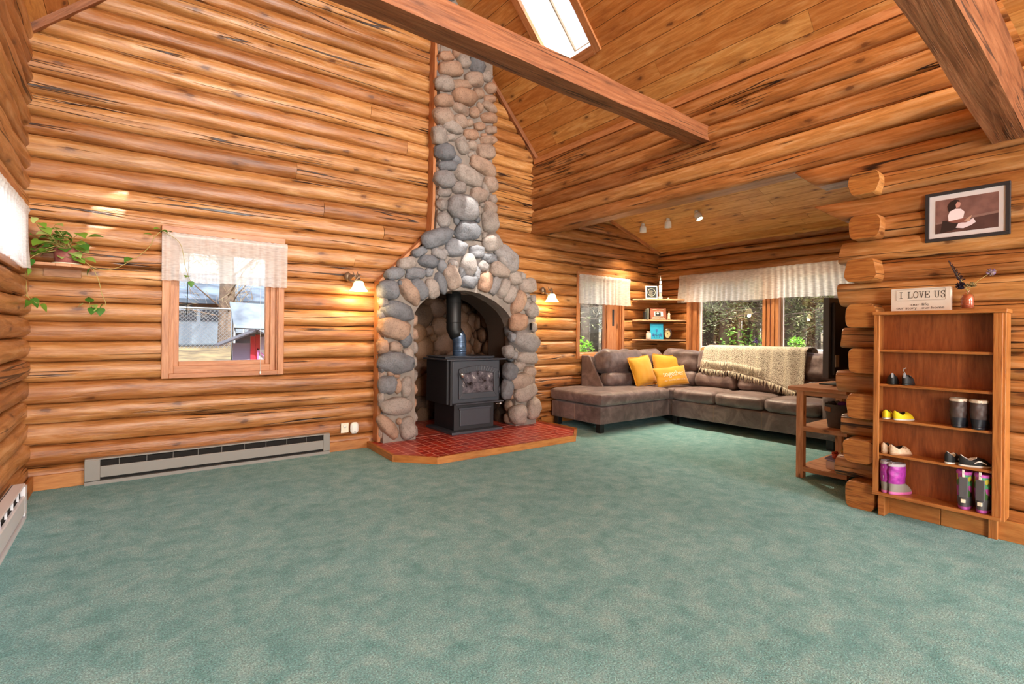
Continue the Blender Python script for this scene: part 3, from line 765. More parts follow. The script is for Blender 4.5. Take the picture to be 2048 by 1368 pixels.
# ---------------------------------------------------------------- valances
def valance(P, u0, u1, zt, zb, label, seed, flare=0, folds=18, loc=None):
    t = thing('window_valance', loc or P((u0 + u1) / 2, 0, zt), label, 'curtain', 'sheer white window valances')
    mb = MB(); n = max(40, int((u1 - u0) * 90))
    def fn(a, b_):
        u = u0 + (u1 - u0) * a; z = zt + (zb - zt) * b_
        du = (a - .5) * 2 * flare * b_
        f = (math.sin(a * folds * 2 * PI + 1.3 * noise.noise(V((a * 6, seed, 0))) * 4) * (.005 + .012 * b_) + .018 * noise.noise(V((a * 9 + seed, b_ * 1.2, 0))) * b_)
        g = .012 * math.sin(min(1, b_ * 9) * PI) if b_ < .12 else 0
        hem = .014 * noise.noise(V((a * 5, seed * 2, 3))) * b_ + .006 * noise.noise(V((a * 30, seed * 2, 3))) * b_
        return P(u + du, -.0 + f - g, z + hem + (.006 * noise.noise(V((a * 40, seed, 1))) if b_ == 0 else 0))
    mb.grid(fn, n, 14); build('fabric', mb, M['sheer'], t)
    mb = MB(); mb.tube([P(u0 + .005, .005, zt - .025), P(u1 - .005, .005, zt - .025)], .006, 8); build('rod', mb, M['white'], t)
    return t
valance(lambda u, d, z: V((u, 4.835 + d, z)), .185, 1.115, 1.935, 1.545, 'white sheer valance on the yard window left of the fireplace', 1, .0, 14)
valance(lambda u, d, z: V((u, 4.84 + d, z)), 4.80, 5.85, 1.972, 1.575, 'short white valance on the narrow window beside the sofa corner', 2, .0, 12)
valance(lambda u, d, z: V((6.50 + d, u, z)), 2.20, 4.45, 2.04, 1.635, 'long white sheer valance over the wide forest window behind the sofa', 3, .04, 30)
valance(lambda u, d, z: V((-.535 - d, u, z)), 2.4, 4.42, 1.935, 1.54, 'white valance at the far left edge beside the potted plant', 4, .03, 26)

# ================================================================ FIREPLACE
fp = thing('stone_fireplace', (3.0, 4.72, 0), 'river stone fireplace with arched opening and tall chimney', 'fireplace')
FY = 4.74
PX = lambda x, z, d: (x, d, z)
arch = [(2.355, .05), (2.335, .7), (2.315, 1.2), (2.335, 1.39), (2.45, 1.505), (2.60, 1.575), (2.78, 1.615), (2.95, 1.625), (3.13, 1.605), (3.32, 1.535), (3.48, 1.44), (3.60, 1.31), (3.64, 1.15), (3.65, .7), (3.665, .05)]
outer = [(2.0, .05), (2.0, 1.56), (2.08, 1.68), (2.33, 1.97), (2.56, 2.2), (2.60, 2.6), (2.60, 5.2), (3.27, 5.2), (3.29, 2.6), (3.36, 2.25), (3.66, 1.9), (3.9, 1.6), (3.93, 1.2), (3.98, .05)]
mb = MB()
# mortar body: strips between arch and outer
def body(mb, inner, outl, d0, d1):
    # triangulated as quads by resampling both polylines
    def res(pl, n):
        L = [0]
        for a, b_ in zip(pl, pl[1:]): L.append(L[-1] + math.dist(a, b_))
        out = []
        for i in range(n + 1):
            s = L[-1] * i / n
            for k in range(len(pl) - 1):
                if s <= L[k + 1] + 1e-9: t = (s - L[k]) / (L[k + 1] - L[k]); out.append((pl[k][0] * (1 - t) + pl[k + 1][0] * t, pl[k][1] * (1 - t) + pl[k + 1][1] * t)); break
        return out
    n = 40; A = res(inner, n); low = [(2.0, .05), (2.0, 1.56), (2.08, 1.68), (2.33, 1.97), (2.56, 2.2), (3.37, 2.2), (3.66, 1.9), (3.9, 1.6), (3.93, 1.2), (3.98, .05)]
    B = res(low, n)
    for i in range(n):
        mb.prism([A[i], B[i], B[i + 1], A[i + 1]], PX, d0, d1)
    mb.prism([(2.56, 2.19), (2.6, 2.6), (2.6, 5.3), (3.27, 5.3), (3.29, 2.6), (3.37, 2.19)], PX, d0, d1)
body(mb, arch, outer, FY, 4.93)
build('mortar_body', mb, M['mortar'], fp)
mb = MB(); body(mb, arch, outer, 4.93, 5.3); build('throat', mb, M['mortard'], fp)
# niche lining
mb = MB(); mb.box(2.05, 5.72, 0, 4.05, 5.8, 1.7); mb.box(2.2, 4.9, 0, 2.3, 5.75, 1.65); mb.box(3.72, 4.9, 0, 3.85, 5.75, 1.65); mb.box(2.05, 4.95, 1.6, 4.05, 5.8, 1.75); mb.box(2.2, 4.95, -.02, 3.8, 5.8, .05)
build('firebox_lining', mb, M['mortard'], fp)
# stones measured on the face (x, z, semi-axis, semi-axis, angle, tone)
ST = [
 (2.043,1.579,0.105,0.090,-4,0.07), (2.235,1.858,0.093,0.063,-14,0.38), (2.102,1.747,0.099,0.062,-18,0.12), (2.371,1.990,0.087,0.047,-24,0.05), (2.477,1.898,0.116,0.066,-1,0.00), (2.633,1.869,0.056,0.066,-5,0.12),
 (2.774,1.909,0.058,0.050,-5,0.28), (2.602,1.997,0.086,0.055,12,0.24), (2.756,1.756,0.134,0.091,60,0.56), (2.327,1.765,0.109,0.059,-5,0.07), (2.484,1.787,0.043,0.045,-5,0.16), (2.265,1.567,0.145,0.086,51,0.67),
 (2.381,1.600,0.111,0.071,61,0.05), (2.524,1.617,0.103,0.074,78,0.38), (2.625,1.685,0.114,0.059,66,0.01), (2.974,1.909,0.126,0.107,77,0.28), (2.976,1.727,0.109,0.082,-4,0.04), (3.195,1.734,0.113,0.084,101,0.80),
 (3.321,1.705,0.108,0.062,113,0.24), (3.455,1.676,0.122,0.063,119,0.40), (3.552,1.614,0.113,0.076,119,0.43), (3.676,1.527,0.141,0.089,119,0.76), (3.400,1.895,0.151,0.095,7,0.55), (3.494,2.033,0.176,0.114,40,0.26),
 (3.160,1.917,0.072,0.065,-5,0.26), (3.237,2.017,0.092,0.052,-6,0.03), (3.618,1.812,0.099,0.087,-4,0.51), (3.814,1.738,0.124,0.089,-4,0.53), (3.816,1.609,0.041,0.032,-3,0.49), (3.912,1.584,0.039,0.050,-3,0.40),
 (3.797,1.499,0.065,0.053,-55,0.48), (3.888,1.433,0.092,0.090,-2,0.37), (3.686,1.288,0.113,0.108,-1,0.83), (3.790,1.063,0.190,0.142,16,0.26), (3.602,1.112,0.044,0.054,-0,0.16), (3.818,0.865,0.161,0.079,1,0.43),
 (3.543,0.938,0.073,0.077,1,0.27), (3.710,0.769,0.081,0.055,2,0.50), (3.858,0.694,0.091,0.064,2,0.59), (3.745,0.580,0.159,0.099,3,0.58), (3.798,0.449,0.158,0.104,-17,0.49), (3.700,0.190,0.122,0.114,5,0.46),
 (3.916,0.241,0.100,0.130,5,0.51), (3.916,1.233,0.052,0.060,-1,0.47), (2.141,1.370,0.161,0.092,12,0.05), (2.108,1.188,0.161,0.102,9,0.68), (1.989,1.008,0.060,0.073,0,0.80), (2.225,1.081,0.069,0.075,-0,0.01),
 (2.119,1.007,0.067,0.054,0,0.61), (2.263,0.922,0.078,0.050,63,0.52), (2.129,0.850,0.181,0.102,6,0.08), (2.036,0.632,0.087,0.090,3,0.16), (2.150,0.610,0.039,0.074,3,0.72), (2.236,0.596,0.058,0.100,3,0.44),
 (2.138,0.718,0.036,0.025,2,0.85), (2.134,0.412,0.172,0.093,5,0.40), (2.049,0.207,0.143,0.064,51,0.70), (2.257,0.176,0.112,0.080,79,0.40), (2.163,0.253,0.032,0.033,6,0.76), (1.993,1.449,0.043,0.045,-3,0.42),
 (3.571,0.705,0.092,0.107,18,0.02), (3.525,0.495,0.073,0.116,3,0.04), (2.890,1.829,0.042,0.072,-5,0.10), (3.083,1.827,0.039,0.084,4,0.17), (2.702,2.025,0.072,0.044,-6,0.27), (2.174,1.653,0.040,0.033,-4,0.03),
 (3.729,1.840,0.046,0.049,-4,0.37), (3.825,1.291,0.031,0.044,-1,0.41), (3.629,0.898,0.040,0.049,1,0.23), (2.069,0.745,0.039,0.030,2,0.75), (1.982,0.830,0.034,0.073,2,0.07), (1.977,0.506,0.034,0.057,4,0.44),
 (2.589,2.168,0.194,0.095,-24,0.05), (2.803,2.076,0.141,0.095,-6,0.14), (2.952,2.284,0.158,0.111,-8,0.01), (2.879,2.524,0.181,0.136,-9,0.21), (2.653,2.362,0.072,0.088,-8,0.27), (2.636,2.524,0.063,0.062,-9,0.29),
 (2.659,2.801,0.115,0.093,-11,0.22), (2.661,2.655,0.080,0.043,-10,0.29), (2.702,2.957,0.128,0.055,-12,0.01), (2.957,2.890,0.175,0.091,16,0.43), (2.830,2.745,0.095,0.069,-11,0.29), (3.092,2.702,0.113,0.092,-10,0.56),
 (3.178,2.779,0.046,0.087,-10,0.46), (3.252,2.855,0.091,0.087,-11,0.60), (3.292,2.695,0.052,0.052,-10,0.52), (3.255,2.585,0.093,0.079,-9,0.57), (3.257,2.439,0.109,0.129,-8,0.43), (3.286,2.193,0.130,0.108,-7,0.40),
 (3.082,2.536,0.045,0.045,-9,0.47), (3.083,2.430,0.037,0.037,-8,0.04), (3.075,2.066,0.094,0.067,-6,0.11), (3.483,2.013,0.157,0.115,46,0.29), (3.263,2.013,0.082,0.054,-6,0.10), (2.667,3.096,0.120,0.093,-13,0.00),
 (2.598,3.255,0.080,0.093,-14,0.36), (2.871,3.212,0.094,0.069,64,0.40), (3.001,3.243,0.069,0.053,-13,0.56), (3.002,3.142,0.049,0.034,-13,0.45), (3.150,3.041,0.182,0.090,15,0.67), (3.185,3.214,0.124,0.087,-13,0.62),
 (2.987,3.361,0.105,0.061,-14,0.85), (3.221,3.357,0.118,0.056,-14,0.71), (2.753,3.382,0.119,0.065,3,0.41), (2.640,3.469,0.116,0.089,-15,0.61), (2.844,3.465,0.085,0.070,-15,0.61), (2.967,3.487,0.049,0.040,-15,0.64),
 (3.095,3.480,0.076,0.045,-15,0.77), (3.252,3.479,0.074,0.046,-14,0.64), (2.854,3.607,0.108,0.057,7,0.61), (3.020,3.613,0.070,0.061,-15,0.72), (3.100,3.696,0.038,0.057,-16,0.66), (3.230,3.609,0.111,0.062,-15,0.85),
 (3.241,3.736,0.093,0.053,6,0.63), (2.649,3.637,0.112,0.070,-16,0.73), (2.899,3.750,0.147,0.089,-8,0.79), (3.078,3.844,0.072,0.057,-17,0.70), (3.240,3.830,0.085,0.046,-16,0.85), (3.238,3.954,0.080,0.062,-17,0.72),
 (2.647,3.822,0.113,0.082,-17,0.42), (2.863,3.879,0.136,0.050,-17,0.70), (3.016,3.987,0.115,0.077,-18,0.61), (2.723,4.003,0.145,0.082,-18,0.71), (2.883,4.135,0.075,0.070,-19,0.42), (3.050,4.151,0.104,0.093,9,0.04),
 (2.666,4.121,0.095,0.054,-19,0.81), (3.187,4.072,0.079,0.062,-18,0.48), (2.732,3.268,0.058,0.039,-14,0.36), (2.803,3.038,0.063,0.045,16,0.08), (2.547,2.057,0.044,0.029,-6,0.07), (3.142,2.608,0.035,0.033,-9,0.41),
 (3.184,2.263,0.035,0.041,-7,0.41), (3.158,3.393,0.041,0.025,-14,0.82), (2.811,2.394,0.033,0.059,-8,0.04), (3.024,4.335,0.103,0.051,-19,0.61), (2.813,4.201,0.074,0.049,-19,0.83),
]
mb = MB(); mbw = MB()
for i, (x, z, a, b_, ang, tn) in enumerate(ST):
    R = Matrix.Rotation(math.radians(ang), 3, 'Y')
    dd = min(a, b_) * .8 + .02
    tgt = mb
    tgt.tone = tn
    tgt.blob((x, FY + .005, z), (a * 1.04, dd, b_ * 1.04), R, seed=i, nz=.22, p=random.choice((2.3, 2.6, 3.0)), sub=3 if max(a, b_) > .04 else 2)
# left and right flanks of the piers and chimney
for i in range(46):
    z = .12 + i * .033; 
for z0, x, yy in [(zz, 2.36, 4.84) for zz in [.12 + .145 * k for k in range(9)]] + [(zz, 2.36, 4.97) for zz in [.2 + .15 * k for k in range(8)]] + [(zz, 3.64, 4.84) for zz in [.13 + .15 * k for k in range(8)]] + [(zz, 2.0, 4.8) for zz in [.14 + .15 * k for k in range(10)]] + [(zz, 3.95, 4.83) for zz in [.2 + .16 * k for k in range(9)]]:
    mb.tone = random.random(); mb.blob((x, yy + random.uniform(-.02, .03), z0), (.045, .07, .068), None, seed=z0 * 9, nz=.25, p=2.6, sub=2)
z = 2.35
while z < 4.9:
    mb.tone = random.random(); mb.blob((2.605, 4.82, z), (.035, .075, .06), None, seed=z * 7, nz=.25, sub=2); mb.tone = random.random(); mb.blob((3.275, 4.82, z + .06), (.035, .075, .06), None, seed=z * 3, nz=.25, sub=2); z += random.uniform(.12, .16)
z = 4.35; 
while z < 5.3:
    for x in (2.7, 2.87, 3.04, 3.2):
        mb.tone = random.random(); mb.blob((x + random.uniform(-.02, .02), FY, z + random.uniform(-.02, .02)), (.08, .06, .065), None, seed=z * x, nz=.25, sub=2)
    z += .15
build('facing_stones', mb, M['stone'], fp)
# niche stones : back, sides
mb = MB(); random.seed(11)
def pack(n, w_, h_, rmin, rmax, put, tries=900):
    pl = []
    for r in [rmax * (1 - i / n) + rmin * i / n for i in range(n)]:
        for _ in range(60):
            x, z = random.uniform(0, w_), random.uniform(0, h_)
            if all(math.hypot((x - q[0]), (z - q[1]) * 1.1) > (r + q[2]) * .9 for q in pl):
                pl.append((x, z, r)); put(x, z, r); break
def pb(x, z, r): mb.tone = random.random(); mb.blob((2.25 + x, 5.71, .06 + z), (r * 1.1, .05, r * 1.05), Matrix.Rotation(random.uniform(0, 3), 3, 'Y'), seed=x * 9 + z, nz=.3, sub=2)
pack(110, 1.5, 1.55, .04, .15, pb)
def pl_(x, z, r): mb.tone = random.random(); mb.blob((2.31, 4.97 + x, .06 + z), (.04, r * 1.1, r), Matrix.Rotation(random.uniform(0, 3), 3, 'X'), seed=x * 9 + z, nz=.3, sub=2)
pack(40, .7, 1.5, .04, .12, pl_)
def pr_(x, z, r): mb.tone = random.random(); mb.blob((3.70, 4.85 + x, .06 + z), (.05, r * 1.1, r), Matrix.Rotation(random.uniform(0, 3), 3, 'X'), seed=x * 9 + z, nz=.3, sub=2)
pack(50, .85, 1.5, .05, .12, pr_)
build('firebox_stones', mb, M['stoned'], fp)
random.seed(21)
# wooden edge board left of the stones
mb = MB(); pts = [(1.972, .06), (1.972, 1.66), (2.545, 2.235), (2.56, 2.5), (2.575, 5.1)]
for (a, b_) in zip(pts, pts[1:]):
    mb.rnd(.3); a, b_ = V((a[0], 4.84, a[1])), V((b_[0], 4.84, b_[1])); d = (b_ - a); nrm = V((d.z, 0, -d.x)).normalized()
    mb.obox((a + b_) / 2, d / 2 * 1.005, nrm * .016, (0, .065, 0), 0)
build('edge_board', mb, M['trim'], fp, bevel=.003)
mb = MB(); mb.box(3.82, 4.655, 1.2, 3.835, 4.69, 1.28); build('damper_handle', mb, M['black'], fp)

# hearth
he = thing('hearth', (3.0, 4.4, 0), 'raised red tiled hearth with wooden edging in front of fireplace', 'hearth')
HP = [(1.885, 4.86), (1.86, 4.19), (2.14, 3.885), (3.82, 3.885), (4.15, 4.2), (4.15, 4.86)]
PZ = lambda x, y, d: (x, y, d)
mb = MB(); mb.prism([(x * .985 + .045, y) for x, y in HP], PZ, .0, .05); mb.box(2.33, 4.8, 0, 3.7, 5.75, .051)
build('tile_top', mb, M['tile'], he)
mb = MB()
for a, b_ in zip(HP, HP[1:]):
    mb.rnd(.4); a, b_ = V((*a, .031)), V((*b_, .031)); d = b_ - a; nrm = V((-d.y, d.x, 0)).normalized()
    mb.obox((a + b_) / 2 + nrm * .012, d / 2 + d.normalized() * .006, nrm * .014, (0, 0, .031), 0)
build('wood_edging', mb, M['base'], he, bevel=.003)

# ================================================================ WOOD STOVE
st = thing('wood_stove', (3.07, 5.0, .055), 'black cast wood stove with glass door standing on the red hearth', 'stove')
sx0, sx1, sy0, sy1 = 2.76, 3.42, 4.74, 5.27
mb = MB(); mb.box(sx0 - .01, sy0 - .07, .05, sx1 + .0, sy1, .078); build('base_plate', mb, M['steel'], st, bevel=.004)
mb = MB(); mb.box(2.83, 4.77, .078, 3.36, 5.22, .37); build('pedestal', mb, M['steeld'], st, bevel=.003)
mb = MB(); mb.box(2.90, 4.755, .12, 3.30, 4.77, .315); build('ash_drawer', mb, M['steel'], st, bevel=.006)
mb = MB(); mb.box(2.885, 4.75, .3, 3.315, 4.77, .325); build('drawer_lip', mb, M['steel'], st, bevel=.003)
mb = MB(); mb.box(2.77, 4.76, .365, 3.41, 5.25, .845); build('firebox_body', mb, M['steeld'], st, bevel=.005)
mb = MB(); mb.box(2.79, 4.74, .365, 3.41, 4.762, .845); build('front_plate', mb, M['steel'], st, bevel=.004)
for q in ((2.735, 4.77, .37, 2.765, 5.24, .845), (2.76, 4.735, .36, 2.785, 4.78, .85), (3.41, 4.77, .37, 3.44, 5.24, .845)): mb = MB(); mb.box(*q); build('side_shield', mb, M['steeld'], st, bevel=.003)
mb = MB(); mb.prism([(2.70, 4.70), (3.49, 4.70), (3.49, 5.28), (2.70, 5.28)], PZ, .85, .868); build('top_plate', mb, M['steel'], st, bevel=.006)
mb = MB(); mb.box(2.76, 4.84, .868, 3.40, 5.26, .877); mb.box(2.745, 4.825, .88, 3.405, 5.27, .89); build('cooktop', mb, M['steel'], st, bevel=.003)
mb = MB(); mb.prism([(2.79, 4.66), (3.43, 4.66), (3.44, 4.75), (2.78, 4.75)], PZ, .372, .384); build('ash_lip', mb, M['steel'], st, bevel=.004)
# door
def arched(x0, x1, z0, z1, rise, n=14):
    out = [(x0, z0), (x1, z0), (x1, z1)]
    for i in range(1, n):
        t = i / n; out.append((x1 + (x0 - x1) * t, z1 + rise * math.sin(PI * t)))
    out.append((x0, z1)); return out
do = MB()
O_ = arched(2.86, 3.375, .425, .755, .035); I_ = arched(2.905, 3.325, .49, .70, .03)
for i in range(len(O_)):
    j = (i + 1) % len(O_); do.prism([O_[i], O_[j], I_[j], I_[i]], PX, 4.715, 4.742)
door = build('door', do, M['steel'], st, bevel=.004)
mb = MB(); mb.prism(I_, PX, 4.733, 4.738)
def sootglass():
    m, n, b = nodes('sooty_stove_glass'); L = n.links; tc = N(n, 'ShaderNodeTexCoord'); x = N(n, 'ShaderNodeTexNoise'); x.inputs['Scale'].default_value = 14; x.inputs['Detail'].default_value = 8; x.inputs['Roughness'].default_value = .7; L.new(tc.outputs['Object'], x.inputs['Vector'])
    r = ramp(n, [(.35, lin('#16110f')), (.5, lin('#57535a')), (.62, lin('#6f6a70')), (.68, lin('#c8c4c0'))]); L.new(x.outputs[0], r.inputs[0]); L.new(r.outputs[0], b.inputs['Base Color']); b.inputs['Roughness'].default_value = .15; return m
build('door_glass', mb, sootglass(), door)
mb = MB(); mb.tube([(2.95, 4.70, .56), (2.90, 4.685, .64), (2.872, 4.675, .68)], .006, 8); build('door_handle', mb, M['steel'], door)
mb = MB(); mb.tube([(2.885, 4.68, .66), (2.868, 4.668, .69), (2.852, 4.66, .718)], [.010, .017, .012], 12); build('handle_spring', mb, M['nickel'], door)
for z in (.50, .68): mb = MB(); mb.box(3.37, 4.715, z - .03, 3.40, 4.74, z + .03); mb.tube([(3.393, 4.712, z - .035), (3.393, 4.712, z + .04)], .007, 8); build('hinge', mb, M['steel'], st)
mb = MB(); mb.tube([(3.36, 4.72, .345), (3.40, 4.72, .345)], .004, 8); mb.tube([(3.40, 4.72, .345), (3.425, 4.72, .345), (3.44, 4.72, .345)], [.008, .015, .009], 12); build('air_knob', mb, M['nickel'], st)
# pipe
mb = MB()
pc = []
for p in [(3.03, 5.0, .885), (3.03, 5.0, 1.0), (3.03, 5.0, 1.06), (3.02, 5.0, 1.10), (2.995, 5.005, 1.14)]: pc.append(p)
mb.tube(pc, [.078, .078, .08, .082, .082], 24)
for z in (.92, .95, 1.0, 1.05): mb.tube([(3.03, 5.0, z), (3.03, 5.0, z + .006)], .082, 24)
pipe = thing('stove_pipe', (3.03, 5.0, .885), 'offset blue grey elbow stove pipe rising black into the arch', 'pipe')
build('elbow', mb, M['pipe'], pipe)
mb = MB(); mb.tube([(3.0, 5.005, 1.12), (2.975, 5.01, 1.17), (2.955, 5.01, 1.20), (2.952, 5.01, 1.72)], [.084, .085, .084, .084], 24)
for z in (1.27, 1.5): mb.tube([(2.952, 5.01, z), (2.952, 5.01, z + .008)], .088, 24)
build('flue', mb, M['pipeb'], pipe)

# ================================================================ SCONCES
def sconce(x, y, z, label):
    t = thing('wall_sconce', (x, y, z), label, 'wall lamp', 'bell glass wall lamps')
    mb = MB(); mb.blob((x - .075, y + .085, z + .14), (.04, .03, .045), None, 2, .25, 2); build('backplate', mb, M['brass'], t)
    mb = MB(); pts = [(x - .07, y + .06, z + .15), (x - .08, y + .03, z + .1), (x - .05, y, z + .085), (x - .02, y - .01, z + .115), (x, y, z + .16), (x + .005, y, z + .135), (x, y, z + .1)]
    mb.tube(pts, [.012, .014, .012, .011, .011, .012, .01], 8)
    for k in range(5):
        a = k * 1.25; mb.tube([(x - .02, y, z + .13), (x - .02 + .03 * math.cos(a), y + .01, z + .15 + .02 * math.sin(a)), (x - .02 + .045 * math.cos(a), y + .015, z + .165 + .03 * math.sin(a))], [.007, .006, .001], 6)
    build('leaf_arm', mb, M['brass'], t)
    mb = MB(); mb.lathe([(.0, .125), (.012, .125), (.016, .11), (.038, .1), (.04, .094), (0, .092)], (x, y, z), 16); build('shade_cap', mb, M['brass'], t)
    mb = MB(); mb.lathe([(.036, .097), (.046, .08), (.054, .05), (.066, .025), (.088, .0), (.084, .001), (.062, .027), (.05, .05), (.042, .08), (.03, .094)], (x, y, z), 24); build('glass_shade', mb, M['shade'], t)
    mb = MB(); mb.blob((x, y, z + .045), (.02, .02, .028), None, 0, 0, 2, 2); build('bulb', mb, M['bulb'], t)
    l = bpy.data.lights.new('sconce_light', 'POINT'); l.energy = 5.5; l.color = (1, .72, .36); l.shadow_soft_size = .03
    lo = bpy.data.objects.new('sconce_light', l); COL.objects.link(lo); lo.location = (x, y - .01, z - .03)
sconce(1.74, 4.745, 1.548, 'bell shaped glass wall lamp left of the fireplace, lit warm')
sconce(4.224, 4.745, 1.565, 'bell shaped glass wall lamp right of the fireplace, lit warm')

# ================================================================ HEATERS / OUTLET
def heater(name, P, u0, u1, z1, mat, label):
    t = thing(name, P((u0 + u1) / 2, 0, .02), label, 'heater')
    def bx(mb, ua, ub, da, db, za, zb, **k):
        p, q = P(ua, da, za), P(ub, db, zb); mb.box(min(p[0], q[0]), min(p[1], q[1]), za, max(p[0], q[0]), max(p[1], q[1]), zb)
    mb = MB(); bx(mb, u0, u1, 0, .008, .025, z1); build('back_panel', mb, mat, t)
    mb = MB(); bx(mb, u0, u1, 0, .06, z1 - .012, z1); build('top_cover', mb, mat, t, bevel=.003)
    mb = MB(); bx(mb, u0 + .09, u1 - .06, .058, .066, .05, z1 - .065); bx(mb, u0 + .09, u1 - .06, .05, .064, z1 - .07, z1 - .06); build('front_cover', mb, mat, t, bevel=.003)
    mb = MB(); bx(mb, u0 + .005, u1 - .005, .008, .045, .03, z1 - .02); build('element_housing', mb, M['dark'], t)
    n = int((u1 - u0 - .2) / .17)
    for i in range(n): mb = MB(); bx(mb, u0 + .2 + i * .17, u0 + .2025 + i * .17, .045, .056, z1 - .06, z1 - .012); build('divider', mb, mat, t)
    for a, b_ in ((u0, u0 + .09), (u1 - .06, u1)): mb = MB(); bx(mb, a, b_, .0, .068, .03, z1 - .008); build('end_cap', mb, mat, t, bevel=.003)
    mb = MB(); bx(mb, u0, u1, .0, .066, .0, .026); build('base_strip', mb, mat, t)
heater('baseboard_heater', lambda u, d, z: V((u, 4.885 - d, z)), -.268, 1.505, .192, M['grey'], 'long grey baseboard heater under the yard window')
heater('baseboard_heater', lambda u, d, z: V((-.565 + d, u, z)), 1.6, 4.2, .215, M['heatw'], 'white baseboard heater at the bottom left edge')
t = thing('wall_outlet', (1.66, 4.87, .22), 'ivory electrical outlet plate low on the log wall left of hearth', 'outlet')
mb = MB(); mb.box(1.625, 4.868, .17, 1.70, 4.874, .265); build('cover_plate', mb, plain('ivory_plastic', '#e8e2cc', .4), t, bevel=.002)
mb = MB(); mb.lathe([(0, 0), (.016, 0), (.016, .004), (0, .004)], (0, 0, 0), 16); mb.v = [V((1.662 + v.x, 4.866 - v.z, .235 + v.y)) for v in mb.v]; build('socket', mb, M['white'], t)
t = thing('plug_in_air_freshener', (1.745, 4.85, .21), 'round white plug-in device beside the ivory outlet', 'plug')
mb = MB(); mb.cush((1.745, 4.84, .215), (.036, .022, .052), r=.02, bul=(.004, .006, .004), n=8); build('housing', mb, M['white'], t)
mb = MB(); mb.box(1.735, 4.812, .185, 1.75, 4.816, .19); build('vent', mb, M['grey'], t)

# ================================================================ SOFA
so_ = thing('sectional_sofa', (5.6, 4.0, 0), 'brown suede leather sectional sofa with chaise around the alcove corner', 'sofa')
LT = M['leather']
random.seed(5)
def cpart(name, c, h, r, bul, nz=.006, n=12, parent=so_, mat=LT, R=None, seed=0):
    mb = MB(); mb.cush(c, h, r, bul, n, nz, R, seed); return build(name, mb, mat, parent)
def seamline(pts, parent, r=.0018): mb = MB(); mb.tube(pts, r, 5, caps=False); return build('stitching', mb, M['stitch'], parent)
# chaise base + sofa base
b1 = cpart('chaise_base', (4.985, 4.42, .205), (.66, .425, .105), .02, (0, 0, 0), .002)
seamline([(4.322, 4.42, .11), (4.322, 4.42, .3)], b1); seamline([(5.28, 3.992, .11), (5.28, 3.992, .3)], b1)
b2 = cpart('sofa_base', (6.06, 3.0, .205), (.44, .95, .105), .02, (0, 0, 0), .002)
mb = MB(); mb.box(5.66, 3.9, .1, 6.45, 4.8, .31); build('corner_base', mb, LT, so_, bevel=.01)
for y in (3.358, 2.775): seamline([(5.618, y, .11), (5.618, y, .3)], b2)
cpart('chaise_cushion', (4.965, 4.42, .39), (.66, .46, .075), .05, (.012, .012, .014), .006)
cpart('corner_cushion', (5.96, 4.33, .385), (.32, .40, .07), .04, (0, 0, .01), .005)
for i, (a, b_) in enumerate(((3.36, 3.94), (2.765, 3.355), (2.18, 2.76))):
    q = cpart('seat_cushion', (5.94, (a + b_) / 2, .388), (.335, (b_ - a) / 2 - .004, .073), .05, (.01, .004, .018), .006, seed=i * 3)
    mb = MB(); mb.tube([(5.665, a + .05, .452), (5.655, (a + b_) / 2, .458), (5.665, b_ - .05, .452)], .0018, 5, caps=False); build('stitching', mb, M['stitch'], q)
# frames: back along wall C, back along wall A, right arm
mb = MB(); mb.box(6.28, 2.0, .1, 6.47, 4.84, .80); build('back_frame', mb, LT, so_, bevel=.03)
mb = MB(); mb.prism([(4.70, .31), (4.86, .31), (4.86, .85), (4.80, .85)], lambda a, z, y: (y, a, z), 4.885, 6.4); build('back_frame', mb, LT, so_, bevel=.012)
mb = MB(); mb.prism([(4.45, .45), (4.86, .45), (4.86, .87), (4.72, .87)], lambda a, z, y: (y, a, z), 4.872, 4.905); build('back_end_panel', mb, LT, so_, bevel=.012)
cpart('arm', (6.03, 2.09, .34), (.42, .085, .24), .06, (0, 0, .02), .004)
# back cushions along A
def backc(c, h, R, seed, pr=so_):
    q = cpart('back_cushion', c, h, .07, (.015, .03, .02), .012, 14, pr, LT, R, seed)
    return q
RA = Matrix.Rotation(math.radians(-12), 3, 'X')
cpart('back_cushion', (5.34, 4.60, .79), (.40, .13, .155), .09, (.01, .03, .01), .02, 18, R=RA, seed=3)
cpart('lumbar_cushion', (5.36, 4.53, .555), (.41, .11, .10), .07, (.01, .02, .0), .012, 12, R=RA, seed=6)
cpart('back_cushion', (5.98, 4.62, .79), (.24, .12, .15), .09, (.01, .03, .01), .014, 14, R=RA, seed=8)
cpart('lumbar_cushion', (5.95, 4.53, .555), (.2, .1, .10), .07, (.01, .02, .0), .012, 12, R=RA, seed=9)
RC = Matrix.Rotation(math.radians(12), 3, 'Y')
for i, (a, b_) in enumerate(((3.94, 4.5), (3.345, 3.94), (2.765, 3.34), (2.18, 2.76))):
    cpart('back_cushion', (6.26, (a + b_) / 2, .79), (.125, (b_ - a) / 2 - .003, .155), .085, (.03, .004, .01), .018, 18, R=RC, seed=i * 5 + 11)
    cpart('lumbar_cushion', (6.19, (a + b_) / 2, .555), (.11, (b_ - a) / 2 - .003, .10), .07, (.02, .0, .0), .010, 12, R=RC, seed=i * 5 + 13)
seamline([(5.06, 4.475, .50), (5.05, 4.455, .66), (5.05, 4.52, .8), (5.05, 4.6, .93)], so_)
for x, y in ((4.39, 4.06), (5.69, 3.93), (4.39, 4.78), (5.69, 2.1), (6.4, 2.1)):
    mb = MB(); mb.box(x - .035, y - .035, 0, x + .035, y + .035, .105); build('foot', mb, M['black'], so_, bevel=.004)

